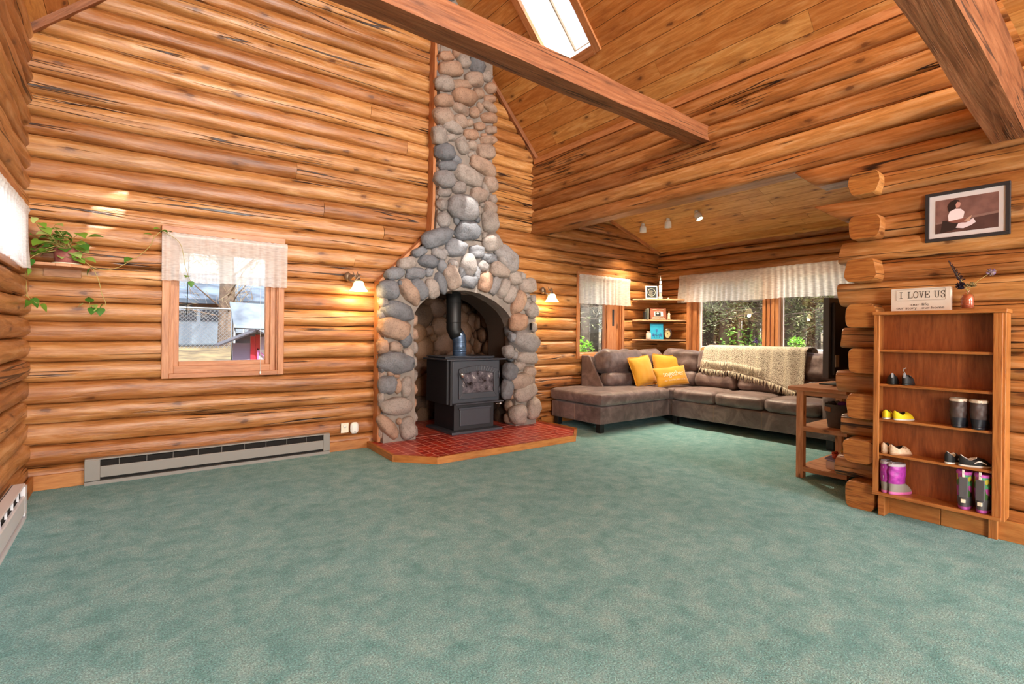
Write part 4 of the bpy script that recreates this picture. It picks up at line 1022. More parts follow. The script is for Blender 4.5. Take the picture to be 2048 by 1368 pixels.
# throw pillows
def pillow(name, c, w_, h_, th, R, mat, label, fringe=True, parent=None):
    t = thing(name, c, label, 'pillow', 'yellow throw pillows on the sofa' if name == 'throw_pillow' else None); mb = MB(); c = V(c); n = 22
    def shp(u, v, sd):
        a, b_ = 2 * u - 1, 2 * v - 1
        k = (max(0, 1 - abs(a) ** 2.6) * max(0, 1 - abs(b_) ** 2.6)) ** .5
        pin = 1 - .07 * (1 - abs(a * b_)) * (max(abs(a), abs(b_)) ** 3)
        x, z = a * w_ / 2 * pin, b_ * h_ / 2 * pin
        y = sd * th / 2 * k + .006 * noise.noise(V((a * 3, b_ * 3, c.x * 5 + sd))) * k
        return c + R @ V((x, y, z))
    mb.grid(lambda u, v: shp(u, v, -1), n, n); mb.grid(lambda u, v: shp(u, v, 1), n, n, flip=True)
    o = build('cover', mb, mat, t, weld=True)
    if fringe:
        mb = MB(); per = []
        N_ = 160
        for i in range(N_):
            s = 4 * i / N_; e = int(s); f = s - e
            a, b_ = [(2 * f - 1, -1), (1, 2 * f - 1), (1 - 2 * f, 1), (-1, 1 - 2 * f)][e]
            pin = 1 - .07 * (1 - abs(a * b_))
            p0 = V((a * w_ / 2 * pin, 0, b_ * h_ / 2 * pin)); dr = V((a, 0, b_)).normalized() if max(abs(a), abs(b_)) < .96 or True else None
            dr = V([(a if abs(a) > .97 else 0), 0, (b_ if abs(b_) > .97 else 0)]).normalized()
            ln = .010 + .008 * random.random(); sd = V((dr.z, 0, -dr.x)) * .006
            yo = V((0, random.uniform(-.007, .007), 0))
            mb.tri([c + R @ (p0 - sd), c + R @ (p0 + sd), c + R @ (p0 + sd * .8 + dr * ln + yo), c + R @ (p0 - sd * .8 + dr * ln - yo)])
        build('ruffle', mb, mat, t, solid=.002)
    return t, shp
def rotm(rx, ry, rz): return Matrix.Rotation(rz, 3, 'Z') @ Matrix.Rotation(rx, 3, 'X') @ Matrix.Rotation(ry, 3, 'Y')
pillow('throw_pillow', (5.52, 4.34, .665), .42, .40, .13, rotm(-.35, -.10, -.05), M['gold'], 'square mustard pillow leaning at the left on the chaise back')
pillow('throw_pillow', (6.02, 4.28, .675), .44, .41, .13, rotm(-.32, .05, -.55), M['gold'], 'square mustard pillow with ruffled edge deep in the sofa corner')
RT = rotm(-.38, -.09, -.32); ct = V((5.79, 4.08, .60))
tp, shp = pillow('throw_pillow', ct, .52, .27, .11, RT, M['goldp'], 'small oblong mustard pillow lettered together, in front of the square ones', False)

def text_mesh(body, size, sx=1.0, extr=0, shear=0):
    cu = bpy.data.curves.new('t', 'FONT'); cu.body = body; cu.size = size; cu.align_x = 'CENTER'; cu.extrude = extr; cu.shear = shear
    o = bpy.data.objects.new('t', cu); COL.objects.link(o)
    dg = bpy.context.evaluated_depsgraph_get(); me = o.evaluated_get(dg).to_mesh()
    vs = [V((v.co.x * sx, v.co.y, v.co.z)) for v in me.vertices]; fs = [list(p.vertices) for p in me.polygons]
    o.evaluated_get(dg).to_mesh_clear(); bpy.data.objects.remove(o); return vs, fs
def put_text(mb, body, size, fn, **k):
    vs, fs = text_mesh(body, size, **k); b0 = len(mb.v)
    for v in vs: mb.v.append(V(fn(v.x, v.y, v.z)))
    for f in fs: mb.face([b0 + i for i in f])
def onp(x, y, z):
    u, v = (x / .52 + .5), (y / .27 + .5); p = shp(u, v, -1); return p + RT @ V((0, -.003 - z, 0))
mb = MB(); put_text(mb, 'together', .098, lambda x, y, z: onp(x + .01, y - .005, z)); put_text(mb, 'our favorite place to be', .036, lambda x, y, z: onp(x + .01, y - .07, z), shear=.3)
build('lettering', mb, M['cream'], tp)

# throw blanket over back
th = thing('throw_blanket', (6.2, 3.2, .95), 'cream knitted throw with long fringe draped over the sofa back', 'blanket')
def path(s):  # s metres from back edge over top to front
    if s < .25: return (6.45, .72 + s)
    if s < .55:
        t = (s - .25) / .30; a = t * PI; return (6.30 + .15 * math.cos(a), .97 + .045 * math.sin(a))
    t = s - .55; return (6.145 - t * .16, .975 - t)
def thf(u, v):
    y = 3.80 - u * 1.28; 
    drop = .27 + .05 * math.sin(u * 7) * .3 + .22 * max(0, u - .3) / .7
    s = v * (.55 + drop); x, z = path(s); 
    off = .010 * noise.noise(V((y * 5, s * 3, 1))) + .008 * math.sin(y * 37 + s * 4)
    dx = .012 + off
    if v < .02: dx = 0
    sl = -.05 * max(0, (s - .4))  # slight slant at ends
    return V((x - dx - .012, y + (u - .5) * -.0 + (.12 * max(0, s - .5) if u < .15 else 0) * (1 - u / .15), z + .012))
mb = MB(); mb.grid(thf, 60, 34, uvf=lambda u, v: (u * 1.28, v * .9)); build('knit', mb, M['weave'], th, solid=.006)
mb = MB(); nfr = 120
for i in range(nfr):
    u = (i + .5) / nfr; p = thf(u, .995); l = random.uniform(.06, .095); q = p + V((random.uniform(-.015, .01), random.uniform(-.02, .02), -l))
    mb.tube([p, p.lerp(q, .5) + V((-.008, random.uniform(-.008, .008), 0)), q], [.0045, .0042, .003], 5)
for i in range(60):
    u = (i + .5) / 60 * .62; p = thf(u, .86) + V((-.012, 0, 0)); l = random.uniform(.08, .11); q = p + V((random.uniform(-.02, 0), random.uniform(-.02, .02), -l))
    mb.tube([p, p.lerp(q, .5) + V((-.01, random.uniform(-.006, .006), 0)), q], [.0045, .0042, .003], 5)
f_ = build('fringe', mb, M['yarn'], th); f_['kind'] = 'stuff'

# ================================================================ CORNER SHELVES + ITEMS
def cshelf(z, lab):
    t = thing('corner_shelf', (6.3, 4.7, z), lab, 'shelf'); mb = MB()
    mb.prism([(5.93, 4.86), (6.0, 4.73), (6.43, 4.40), (6.55, 4.36), (6.57, 4.88)], PZ, z - .018, z); mb.rnd()
    build('board', mb, plain('pale_shelf_wood_%d' % int(z * 10), '#d9b48c', .5, var='#c99c70', vs=12), t, bevel=.002)
    mb = MB(); mb.box(5.95, 4.87, z - .036, 6.5, 4.885, z - .018); build('cleat', mb, M['trim'], t)
cshelf(1.69, 'topmost pale corner shelf holding the black sign and rocket')
cshelf(1.38, 'middle pale corner shelf holding a brown plaque and a figurine')
cshelf(1.09, 'lowest pale corner shelf holding the blue picture and oval frame')
fd = V((.604, .797, 0)); rd = V((.797, -.604, 0))
def framed(name, c, w_, h_, tilt, fcol, icol, fw, label, art=None, dep=.02, cat='sign'):
    """flat panel standing on a shelf facing the room diagonal; c is centre of its bottom edge"""
    t = thing(name, c, label, cat); c = V(c); dn = (fd * math.sin(tilt) + V((0, 0, math.cos(tilt)))); nr = rd.cross(dn).normalized()
    if nr.dot(fd) > 0: nr = -nr
    P = lambda a, b_, d: c + rd * a + dn * b_ + nr * d
    mb = MB()
    for (a0, b0, a1, b1) in ((-w_ / 2, 0, w_ / 2, fw), (-w_ / 2, h_ - fw, w_ / 2, h_), (-w_ / 2, fw, -w_ / 2 + fw, h_ - fw), (w_ / 2 - fw, fw, w_ / 2, h_ - fw)):
        mb.obox(P((a0 + a1) / 2, (b0 + b1) / 2, 0), rd * (a1 - a0) / 2, dn * (b1 - b0) / 2, nr * dep / 2)
    build('frame', mb, fcol, t, bevel=.001)
    mb = MB(); mb.obox(P(0, h_ / 2, 0), rd * (w_ / 2 - fw * .9), dn * (h_ / 2 - fw * .9), nr * dep * .3); build('panel', mb, icol, t)
    return t, P
blk = plain('chalk_black', '#1c2022', .7)
t, P = framed('framed_sign', (6.115, 4.66, 1.69), .175, .19, .12, M['white'], blk, .012, 'small white framed black sign with a leafy wreath on the top shelf')
mb = MB()
for i in range(22):
    a = i / 22 * 2 * PI; c0 = (math.cos(a) * .055, .095 + math.sin(a) * .055)
    d = (math.cos(a + 1.2) * .008, math.sin(a + 1.2) * .008); e = (-d[1] * .4, d[0] * .4)
    mb.tri([P(c0[0] - d[0], c0[1] - d[1], .0085), P(c0[0] + e[0], c0[1] + e[1], .0085), P(c0[0] + d[0], c0[1] + d[1], .0085), P(c0[0] - e[0], c0[1] - e[1], .0085)])
for k in range(5):
    for j in range(4 + (k % 2)):
        a = -.03 + j * .013; mb.obox(P(a, .068 + k * .013, .0085), rd * .0045, V((0, 0, .0012)), fd * .0003)
build('wreath_print', mb, M['cream'], t)
t = thing('model_rocket', (6.25, 4.60, 1.69), 'white and black model rocket standing on the top corner shelf', 'model'); c = V((6.245, 4.60, 1.69))
mb = MB(); mb.lathe([(0, .03), (.020, .03), (.020, .075), (.023, .08), (.023, .20), (.017, .215), (.016, .265), (.0075, .28), (.0075, .305), (.004, .315), (.0015, .35), (0, .352)], c, 16); build('hull', mb, M['white'], t)
mb = MB()
for k in range(4):
    a = k * PI / 2 + .4; mb.lathe([(0, 0), (.009, 0), (.005, .02), (0, .03)], c + V((math.cos(a) * .013, math.sin(a) * .013, 0)), 8); 
    mb.tri([c + V((math.cos(a) * .018, math.sin(a) * .018, .06)), c + V((math.cos(a) * .032, math.sin(a) * .032, .02)), c + V((math.cos(a) * .03, math.sin(a) * .03, .005)), c + V((math.cos(a) * .016, math.sin(a) * .016, .02))])
build('fins', mb, M['white'], t, solid=.002)
for z in (.085, .20, .213, .268): mb = MB(); mb.lathe([(.0235 if z < .21 else .0175, z), (.0238 if z < .21 else .0178, z + .002), (.0235 if z < .21 else .0175, z + .009)], c, 16); build('band', mb, M['black'], t)
t = tag(build('small_shell', (lambda m: (m.blob((6.33, 4.52, 1.70), (.012, .01, .01), None, 3, .2), m)[1])(MB()), M['white']), 'tiny white shell at the right end of the top shelf', 'ornament')
t, P = framed('wooden_plaque', (6.205, 4.60, 1.38), .235, .175, .25, plain('brown_plaque', '#8a4a34', .5, var='#7a3f2c'), plain('plaque_face', '#8f5038', .5, var='#7e442f'), .008, 'brown wooden plaque with a small photo and cream lettering')
mb = MB(); mb.obox(P(.005, .088, .009), rd * .065, (P(0, 1, 0) - P(0, 0, 0)) * .037, fd * .0006); build('photo_mat', mb, M['cream'], t)
mb = MB(); mb.obox(P(-.005, .088, .011), rd * .04, (P(0, 1, 0) - P(0, 0, 0)) * .027, fd * .0006); build('photo', mb, M['black'], t)
mb = MB()
for k in range(9): mb.obox(P(-.085 + k * .021, .153 + .003 * math.sin(k), .0085), rd * .007, V((0, 0, .003)), fd * .0005); mb.obox(P(-.085 + k * .021, .022, .0085), rd * .008, V((0, 0, .003)), fd * .0005); mb.obox(P(-.08 + k * .019, .035, .0085), rd * .006, V((0, 0, .0025)), fd * .0005)
for k in range(14): a = k / 14 * 2 * PI; mb.tri([P(-.008, .095, .0125), P(-.008 + .017 * math.cos(a), .095 + .012 * math.sin(a), .0125), P(-.008 + .017 * math.cos(a + .45), .095 + .012 * math.sin(a + .45), .0125)])
build('lettering', mb, M['cream'], t)
# slim books
for i, (dx, h_, c_, lab) in enumerate(((-.0, .155, '#5c6258', 'slim grey green book standing left of the brown plaque'), (.022, .165, '#7d8578', 'slim pale green book right against the brown plaque'), (-.022, .12, '#23262b', 'thin dark book at the left end of the middle shelf'))):
    c = V((6.06, 4.705, 1.38)) + rd * dx; t = thing('book', c, lab, 'book')
    mb = MB(); mb.obox(c + V((0, 0, h_ / 2)) + fd * .03, rd * .008, fd * .05, (0, 0, h_ / 2)); build('cover', mb, plain('book_%d' % i, c_, .6), t, bevel=.002)
    mb = MB(); mb.obox(c + V((0, 0, h_ / 2)) + fd * .032, rd * .006, fd * .05, (0, 0, h_ / 2 + .0004)); build('pages', mb, M['cream'], t)
t = thing('figurine', (6.325, 4.505, 1.38), 'pale carved standing figurine at the right of the middle shelf', 'figurine'); c = V((6.325, 4.505, 1.38))
mb = MB(); mb.lathe([(0, 0), (.022, 0), (.02, .03), (.016, .07), (.017, .09), (.008, .103), (.004, .106)], c, 14); mb.tube([c + V((.01, -.012, .085)), c + V((-.004, -.018, .065)), c + V((-.01, -.012, .06))], .005, 6); build('robe', mb, plain('figurine_cream', '#e6cfae', .6), t)
mb = MB(); mb.blob(c + V((0, 0, .117)), (.009, .009, .011), None, 1, .05, 2); build('head', mb, plain('figurine_head', '#c49a78', .6), t)
t, P = framed('canvas_print', (6.185, 4.612, 1.09), .195, .235, .1, plain('canvas_edge', '#0f6f8c', .6), plain('canvas_blue', '#1a9cc4', .6, var='#2aaad0', vs=20), .004, 'bright blue canvas with purple flowers on the lowest shelf', cat='picture')
mb = MB(); mg = MB()
for (a, b_, r) in ((0, .14, .016), (-.05, .075, .018), (-.035, .055, .013), (.055, .075, .018), (.04, .055, .012), (-.06, .055, .012), (.065, .05, .012), (.0, .12, .012)):
    for k in range(6): g = k / 6 * 2 * PI; mb.tri([P(a, b_, .0075), P(a + r * math.cos(g), b_ + r * math.sin(g), .0075), P(a + r * math.cos(g + .5), b_ + r * math.sin(g + .5), .0075)])
for (a, b_, a2, b2) in ((0, .02, 0, .13), (-.03, .02, -.05, .07), (.03, .02, .055, .07), (.0, .05, .03, .07), (0, .05, -.03, .075)):
    d = V((b2 - b_, a - a2, 0)).normalized() * .0022; mg.tri([P(a - d.x, b_ - d.y, .0072), P(a + d.x, b_ + d.y, .0072), P(a2 + d.x, b2 + d.y, .0072), P(a2 - d.x, b2 - d.y, .0072)])
build('flowers', mb, plain('iris_purple', '#4a3a9c', .6), t); build('stems', mg, plain('stem_teal', '#0c5470', .6), t)
t = thing('candle_jar', (6.085, 4.69, 1.09), 'frosted white jar left of the blue canvas', 'jar'); c = V((6.085, 4.685, 1.09))
mb = MB(); mb.lathe([(0, 0), (.034, 0), (.036, .01), (.036, .08), (.03, .09), (.026, .092)], c, 20); build('glass_body', mb, plain('frosted_jar', '#e0d2c4', .3), t)
mb = MB(); mb.lathe([(.027, .09), (.028, .118), (0, .12)], c, 20); build('lid', mb, plain('jar_lid', '#8a7a6c', .4), t)
t = thing('oval_frame', (6.31, 4.518, 1.09), 'dark oval picture frame with cream centre right of the blue canvas', 'picture frame')
oc = V((6.31, 4.518, 1.175))
def oval(a, b_, d, n=28): return [oc + rd * a * math.cos(2 * PI * k / n) + V((0, 0, b_ * math.sin(2 * PI * k / n))) - fd * d for k in range(n)]
def ovring(a0, b0, a1, b1, d0, d1, mat, nm):
    mb = MB(); A, B, C_, D = oval(a0, b0, d0), oval(a1, b1, d0), oval(a0, b0, d1), oval(a1, b1, d1); n = len(A)
    b = len(mb.v); mb.v += A + B + C_ + D
    for k in range(n):
        j = (k + 1) % n; mb.face([b + 2 * n + k, b + 2 * n + j, b + 3 * n + j, b + 3 * n + k], None, True); mb.face([b + k, b + j, b + 2 * n + j, b + 2 * n + k], None, True)
        mb.face([b + n + k, b + n + j, b + 3 * n + j, b + 3 * n + k], None, True); mb.face([b + k, b + n + k, b + n + j, b + j])
    return build(nm, mb, mat, t)
ovring(.06, .083, .043, .063, 0, .014, plain('dark_walnut', '#3c2418', .4), 'frame')
mb = MB(); A = oval(.045, .065, .004); b = len(mb.v); mb.v += A; mb.face(range(len(A))); build('panel', mb, plain('cameo_cream', '#d9cc9a', .6, var='#c9b880', vs=60), t, solid=.002)
mb = MB(); mb.blob(oc - fd * .008, (.012, .004, .014), None, 4, .3); build('cameo', mb, plain('cameo_brown', '#7a7440', .6), t)

# ================================================================ TRACK LIGHTS
for (x, y, z, lab, tilt) in ((5.70, 4.50, 2.72, 'white track spotlight farthest left on the alcove ceiling', 0), (5.70, 4.09, 2.72, 'middle of the three white track spotlights', 0), (5.66, 3.64, 2.73, 'brightly lit track spotlight at the right of the three, angled', .5)):
    t = thing('track_spotlight', (x, y, z), lab, 'spotlight', 'white spotlights on the alcove ceiling')
    Rm = Matrix.Rotation(-tilt, 3, 'X')
    mb = MB(); mb.lathe([(0, .0), (.024, 0), (.026, -.03), (.022, -.04)], (0, 0, 0), 16); mb.v = [V((x, y, z)) + q for q in mb.v]; build('mount', mb, M['white'], t)
    mb = MB(); mb.lathe([(0, 0), (.026, -.002), (.043, -.03), (.046, -.10), (.042, -.10), (.038, -.05), (0, -.045)], (0, 0, 0), 20); mb.v = [V((x, y, z - .03)) + Rm @ q for q in mb.v]; build('lamp_head', mb, M['white'], t)
    mb = MB(); mb.blob((0, 0, 0), (.03, .03, .014), None, 0, 0, 2); mb.v = [V((x, y, z - .03)) + Rm @ (q + V((0, 0, -.092))) for q in mb.v]; build('bulb', mb, M['bulb'] if tilt else M['white'], t)
    mb = MB(); zc_ = 2.438 + .311 * (6.57 - x); mb.tube([(x, y, z), (x, y, zc_ + .01)], .01, 8); build('stem', mb, M['white'], t)
    l = bpy.data.lights.new('spot', 'SPOT'); l.energy = 170 if tilt else 105; l.spot_size = 1.9; l.spot_blend = .8; l.color = (1, .82, .58); l.shadow_soft_size = .04
    lo = bpy.data.objects.new('spot', l); COL.objects.link(lo); d_ = Rm @ V((0, 0, -1)); lo.location = V((x, y, z - .03)) + d_ * .13; lo.rotation_euler = d_.to_track_quat('-Z', 'Y').to_euler()

# ================================================================ SIDE TABLE + TV
tb = thing('side_table', (5.0, 1.75, 0), 'three tier rustic pine table under the television beside the log wall', 'table')
tx0, tx1, ty0, ty1 = 4.36, 5.20, 1.50, 1.93
mb = MB()
for i in range(5): mb.rnd(.6); a = tx0 - .02 + i * (tx1 - tx0 + .04) / 5; mb.box(a, ty0, .712, a + (tx1 - tx0 + .04) / 5 - .001, ty1, .742, 1)
build('table_top', mb, M['pine'], tb, bevel=.003)
for (x, y) in ((tx0 + .0, ty1 - .115), (tx1 - .05, ty1 - .115), (tx0 + .30, ty0 - .01), (tx1 - .05, ty0)):
    mb = MB(); mb.rnd(.4); mb.box(x, y, 0, x + .055, y + .055, .712); build('leg', mb, M['pine'], tb, bevel=.003)
mb = MB(); mb.rnd(); mb.box(tx0 + .01, ty0, .675, tx0 + .03, ty1 - .06, .712); build('apron', mb, M['pine'], tb)
for z in (.42, .09):
    mb = MB()
    for i in range(4): mb.rnd(.6); a = tx0 + .04 + i * .2; mb.box(a, ty0, z - .02, a + .198, ty1 - .06, z, 1)
    mb.rnd(.4); mb.box(tx0 + .0, ty0, z - .034, tx0 + .038, ty1 - .115, z + .004, 1)
    build('shelf', mb, M['pine'], tb, bevel=.002)
tv = thing('television', (4.75, 1.75, .742), 'flat dark television seen edge-on standing on the pine table', 'television')
Rt = Matrix.Rotation(-.18, 3, 'Z')
def tbx(mb, a0, b0, z0, a1, b1, z1):
    mb.obox(V((4.72, 1.74, 0)) + Rt @ V(((a0 + a1) / 2, (b0 + b1) / 2, (z0 + z1) / 2)), Rt @ V(((a1 - a0) / 2, 0, 0)), Rt @ V((0, (b1 - b0) / 2, 0)), (0, 0, (z1 - z0) / 2))
mb = MB(); tbx(mb, -.08, -.018, .80, 1.15, .034, 1.48); build('bezel', mb, M['tv'], tv, bevel=.004)
mb = MB(); tbx(mb, -.07, .034, .81, 1.14, .037, 1.47); build('screen', mb, M['black'], tv)
mb = MB(); tbx(mb, -.05, -.05, .83, 1.12, -.016, 1.44); build('rear_shell', mb, plain('tv_back', '#17151a', .5), tv, bevel=.01)
mb = MB(); tbx(mb, -.045, -.056, .9, .0, -.05, 1.0); build('port_cover', mb, M['grey'], tv)
mb = MB(); tbx(mb, -.02, -.14, .742, .28, .1, .752); tbx(mb, .1, -.03, .75, .16, .0, .83); build('stand', mb, M['black'], tv, bevel=.003)
# basket
bk = thing('woven_basket', (4.55, 1.645, .42), 'grey woven basket with tan leather handle on the middle tier', 'basket'); c = V((4.56, 1.64, .42))
def bw(a, z): return 1 + .012 * math.sin(z * 260 + math.sin(a * 14) * .5)
mb = MB(); mb.lathe([(0, .002), (.065, 0)] + [(.065 + .025 * i / 24, .19 * i / 24) for i in range(1, 25)] + [(.084, .19), (.062, .02), (0, .02)], c, 32, wob=bw); build('weave', mb, plain('basket_grey', '#4f4a48', .9, bump=.6, bscale=150), bk)
mb = MB()
for k in range(8):
    a = PI * .72 + k * .09; a2 = a + .09; mb.obox(c + V((math.cos(a) * .092, math.sin(a) * .092, .15)), V((-math.sin(a) * .005, math.cos(a) * .005, 0)), V((math.cos(a), math.sin(a), 0)) * .0025, (0, 0, .017))
build('handle', mb, plain('tan_leather', '#9a6238', .5), bk)
for i, (dx, dy, r, c_, lab) in enumerate(((-.02, .03, .028, '#2c2a2c', 'black cloth toy peeking out of the grey basket'), (.0, -.035, .03, '#6a2a78', 'purple toy poking out of the grey basket'), (.03, .01, .03, '#8a8a90', 'grey soft toy at the back inside the basket'))):
    mb = MB(); mb.blob(c + V((dx, dy, .19)), (r, r, r * .8), None, i * 3, .4); tag(build('soft_toy', mb, plain('toy_cloth_%d' % i, c_, .8)), lab, 'toy')
# toy box below
tbx_ = thing('toy_bin', (4.55, 1.62, .09), 'small pale open box with a lilac rim on the lowest tier', 'box')
mb = MB(); mb.box(4.47, 1.54, .09, 4.64, 1.685, .096); mb.box(4.47, 1.54, .09, 4.476, 1.685, .155); mb.box(4.634, 1.54, .09, 4.64, 1.685, .155); mb.box(4.47, 1.54, .09, 4.64, 1.546, .155); mb.box(4.47, 1.679, .09, 4.64, 1.685, .155); build('box_wall', mb, plain('pale_pink_board', '#d8c8c4', .6), tbx_)
mb = MB(); mb.obox((4.555, 1.61, .165), (.095, 0, .004), (0, .085, .01), (0, 0, .006)); build('folded_cloth', mb, plain('lilac_cloth', '#9a94b8', .8, bump=.4, bscale=40), tbx_, bevel=.004)
for i, (dx, dy, c_, lab) in enumerate(((.0, .02, '#a83224', 'red plastic toy piece on top of the pale box'), (.02, -.02, '#d99a1c', 'yellow plastic toy piece beside the red one'), (-.03, .03, '#c44c30', 'orange toy piece at the left on the pale box'), (.045, .0, '#d8b060', 'pale yellow toy piece farthest back on the pale box'))):
    mb = MB(); cc = V((4.55 + dx, 1.61 + dy, .192 + .012 * (i % 2)))
    mb.blob(cc, (.024, .02, .02), None, i, .15); mb.blob(cc + V((.01, .015, .02)), (.013, .013, .013), None, i, .1); tag(build('toy_animal', mb, plain('toy_plastic_%d' % i, c_, .35)), lab, 'toy')

# ================================================================ BOOKSHELF AND SHOES
bs = thing('oak_bookcase', (3.93, .87, 0), 'shallow oak bookcase used as a shoe rack against log wall', 'bookcase')
bx0, bx1, by0, by1, bz0, bz1 = 3.845, 3.985, .558, 1.178, .135, 1.318
mb = MB(); mb.rnd(.3); mb.box(bx0 + .01, by0, bz0, bx1, by0 + .016, bz1 - .022); build('side_panel', mb, M['oak'], bs, bevel=.002)
mb = MB(); mb.rnd(.3); mb.box(bx0 + .01, by1 - .016, bz0, bx1, by1, bz1 - .022); build('side_panel', mb, M['oak'], bs, bevel=.002)
mb = MB(); mb.rnd(.3); mb.box(bx0, by0 + .012, bz0 + .02, bx0 + .016, by0 + .052, bz1 - .022); build('stile', mb, M['oak'], bs, bevel=.003)
mb = MB(); mb.rnd(.3); mb.box(bx0, by1 - .032, bz0 + .02, bx0 + .016, by1 - .001, bz1 - .022); build('stile', mb, M['oak'], bs, bevel=.003)
mb = MB(); mb.rnd(.3); mb.box(bx0 - .006, by0 - .006, bz1 - .022, bx1, by1 + .006, bz1); build('top_board', mb, M['oak'], bs, bevel=.003)
mb = MB(); mb.rnd(.3); mb.box(bx0 - .004, by0 + .012, bz0, bx1, by1, bz0 + .022); build('bottom_board', mb, M['oak'], bs, bevel=.003)
mb = MB(); mb.rnd(.1); mb.box(bx1 - .008, by0 + .01, bz0, bx1, by1 - .01, bz1 - .02, 2); build('back_panel', mb, M['oakback'], bs)
SH = [1.072, .850, .626, .404]
for z in SH:
    mb = MB(); mb.rnd(.3); mb.box(bx0 + .018, by0 + .016, z - .014, bx1 - .008, by1 - .016, z + .002); build('shelf', mb, M['oak'], bs, bevel=.003)
mb = MB(); mb.rnd(.3); mb.prism([(1.118, .0), (1.152, .0), (1.155, .1), (1.15, .135), (1.118, .135)], lambda y, z, d: (d, y, z), 3.87, 3.97); build('foot', mb, M['oak'], bs, bevel=.003)
mb = MB(); mb.rnd(.3); mb.box(3.95, .60, .0, 3.972, .64, .135); build('foot', mb, M['oak'], bs, bevel=.003)

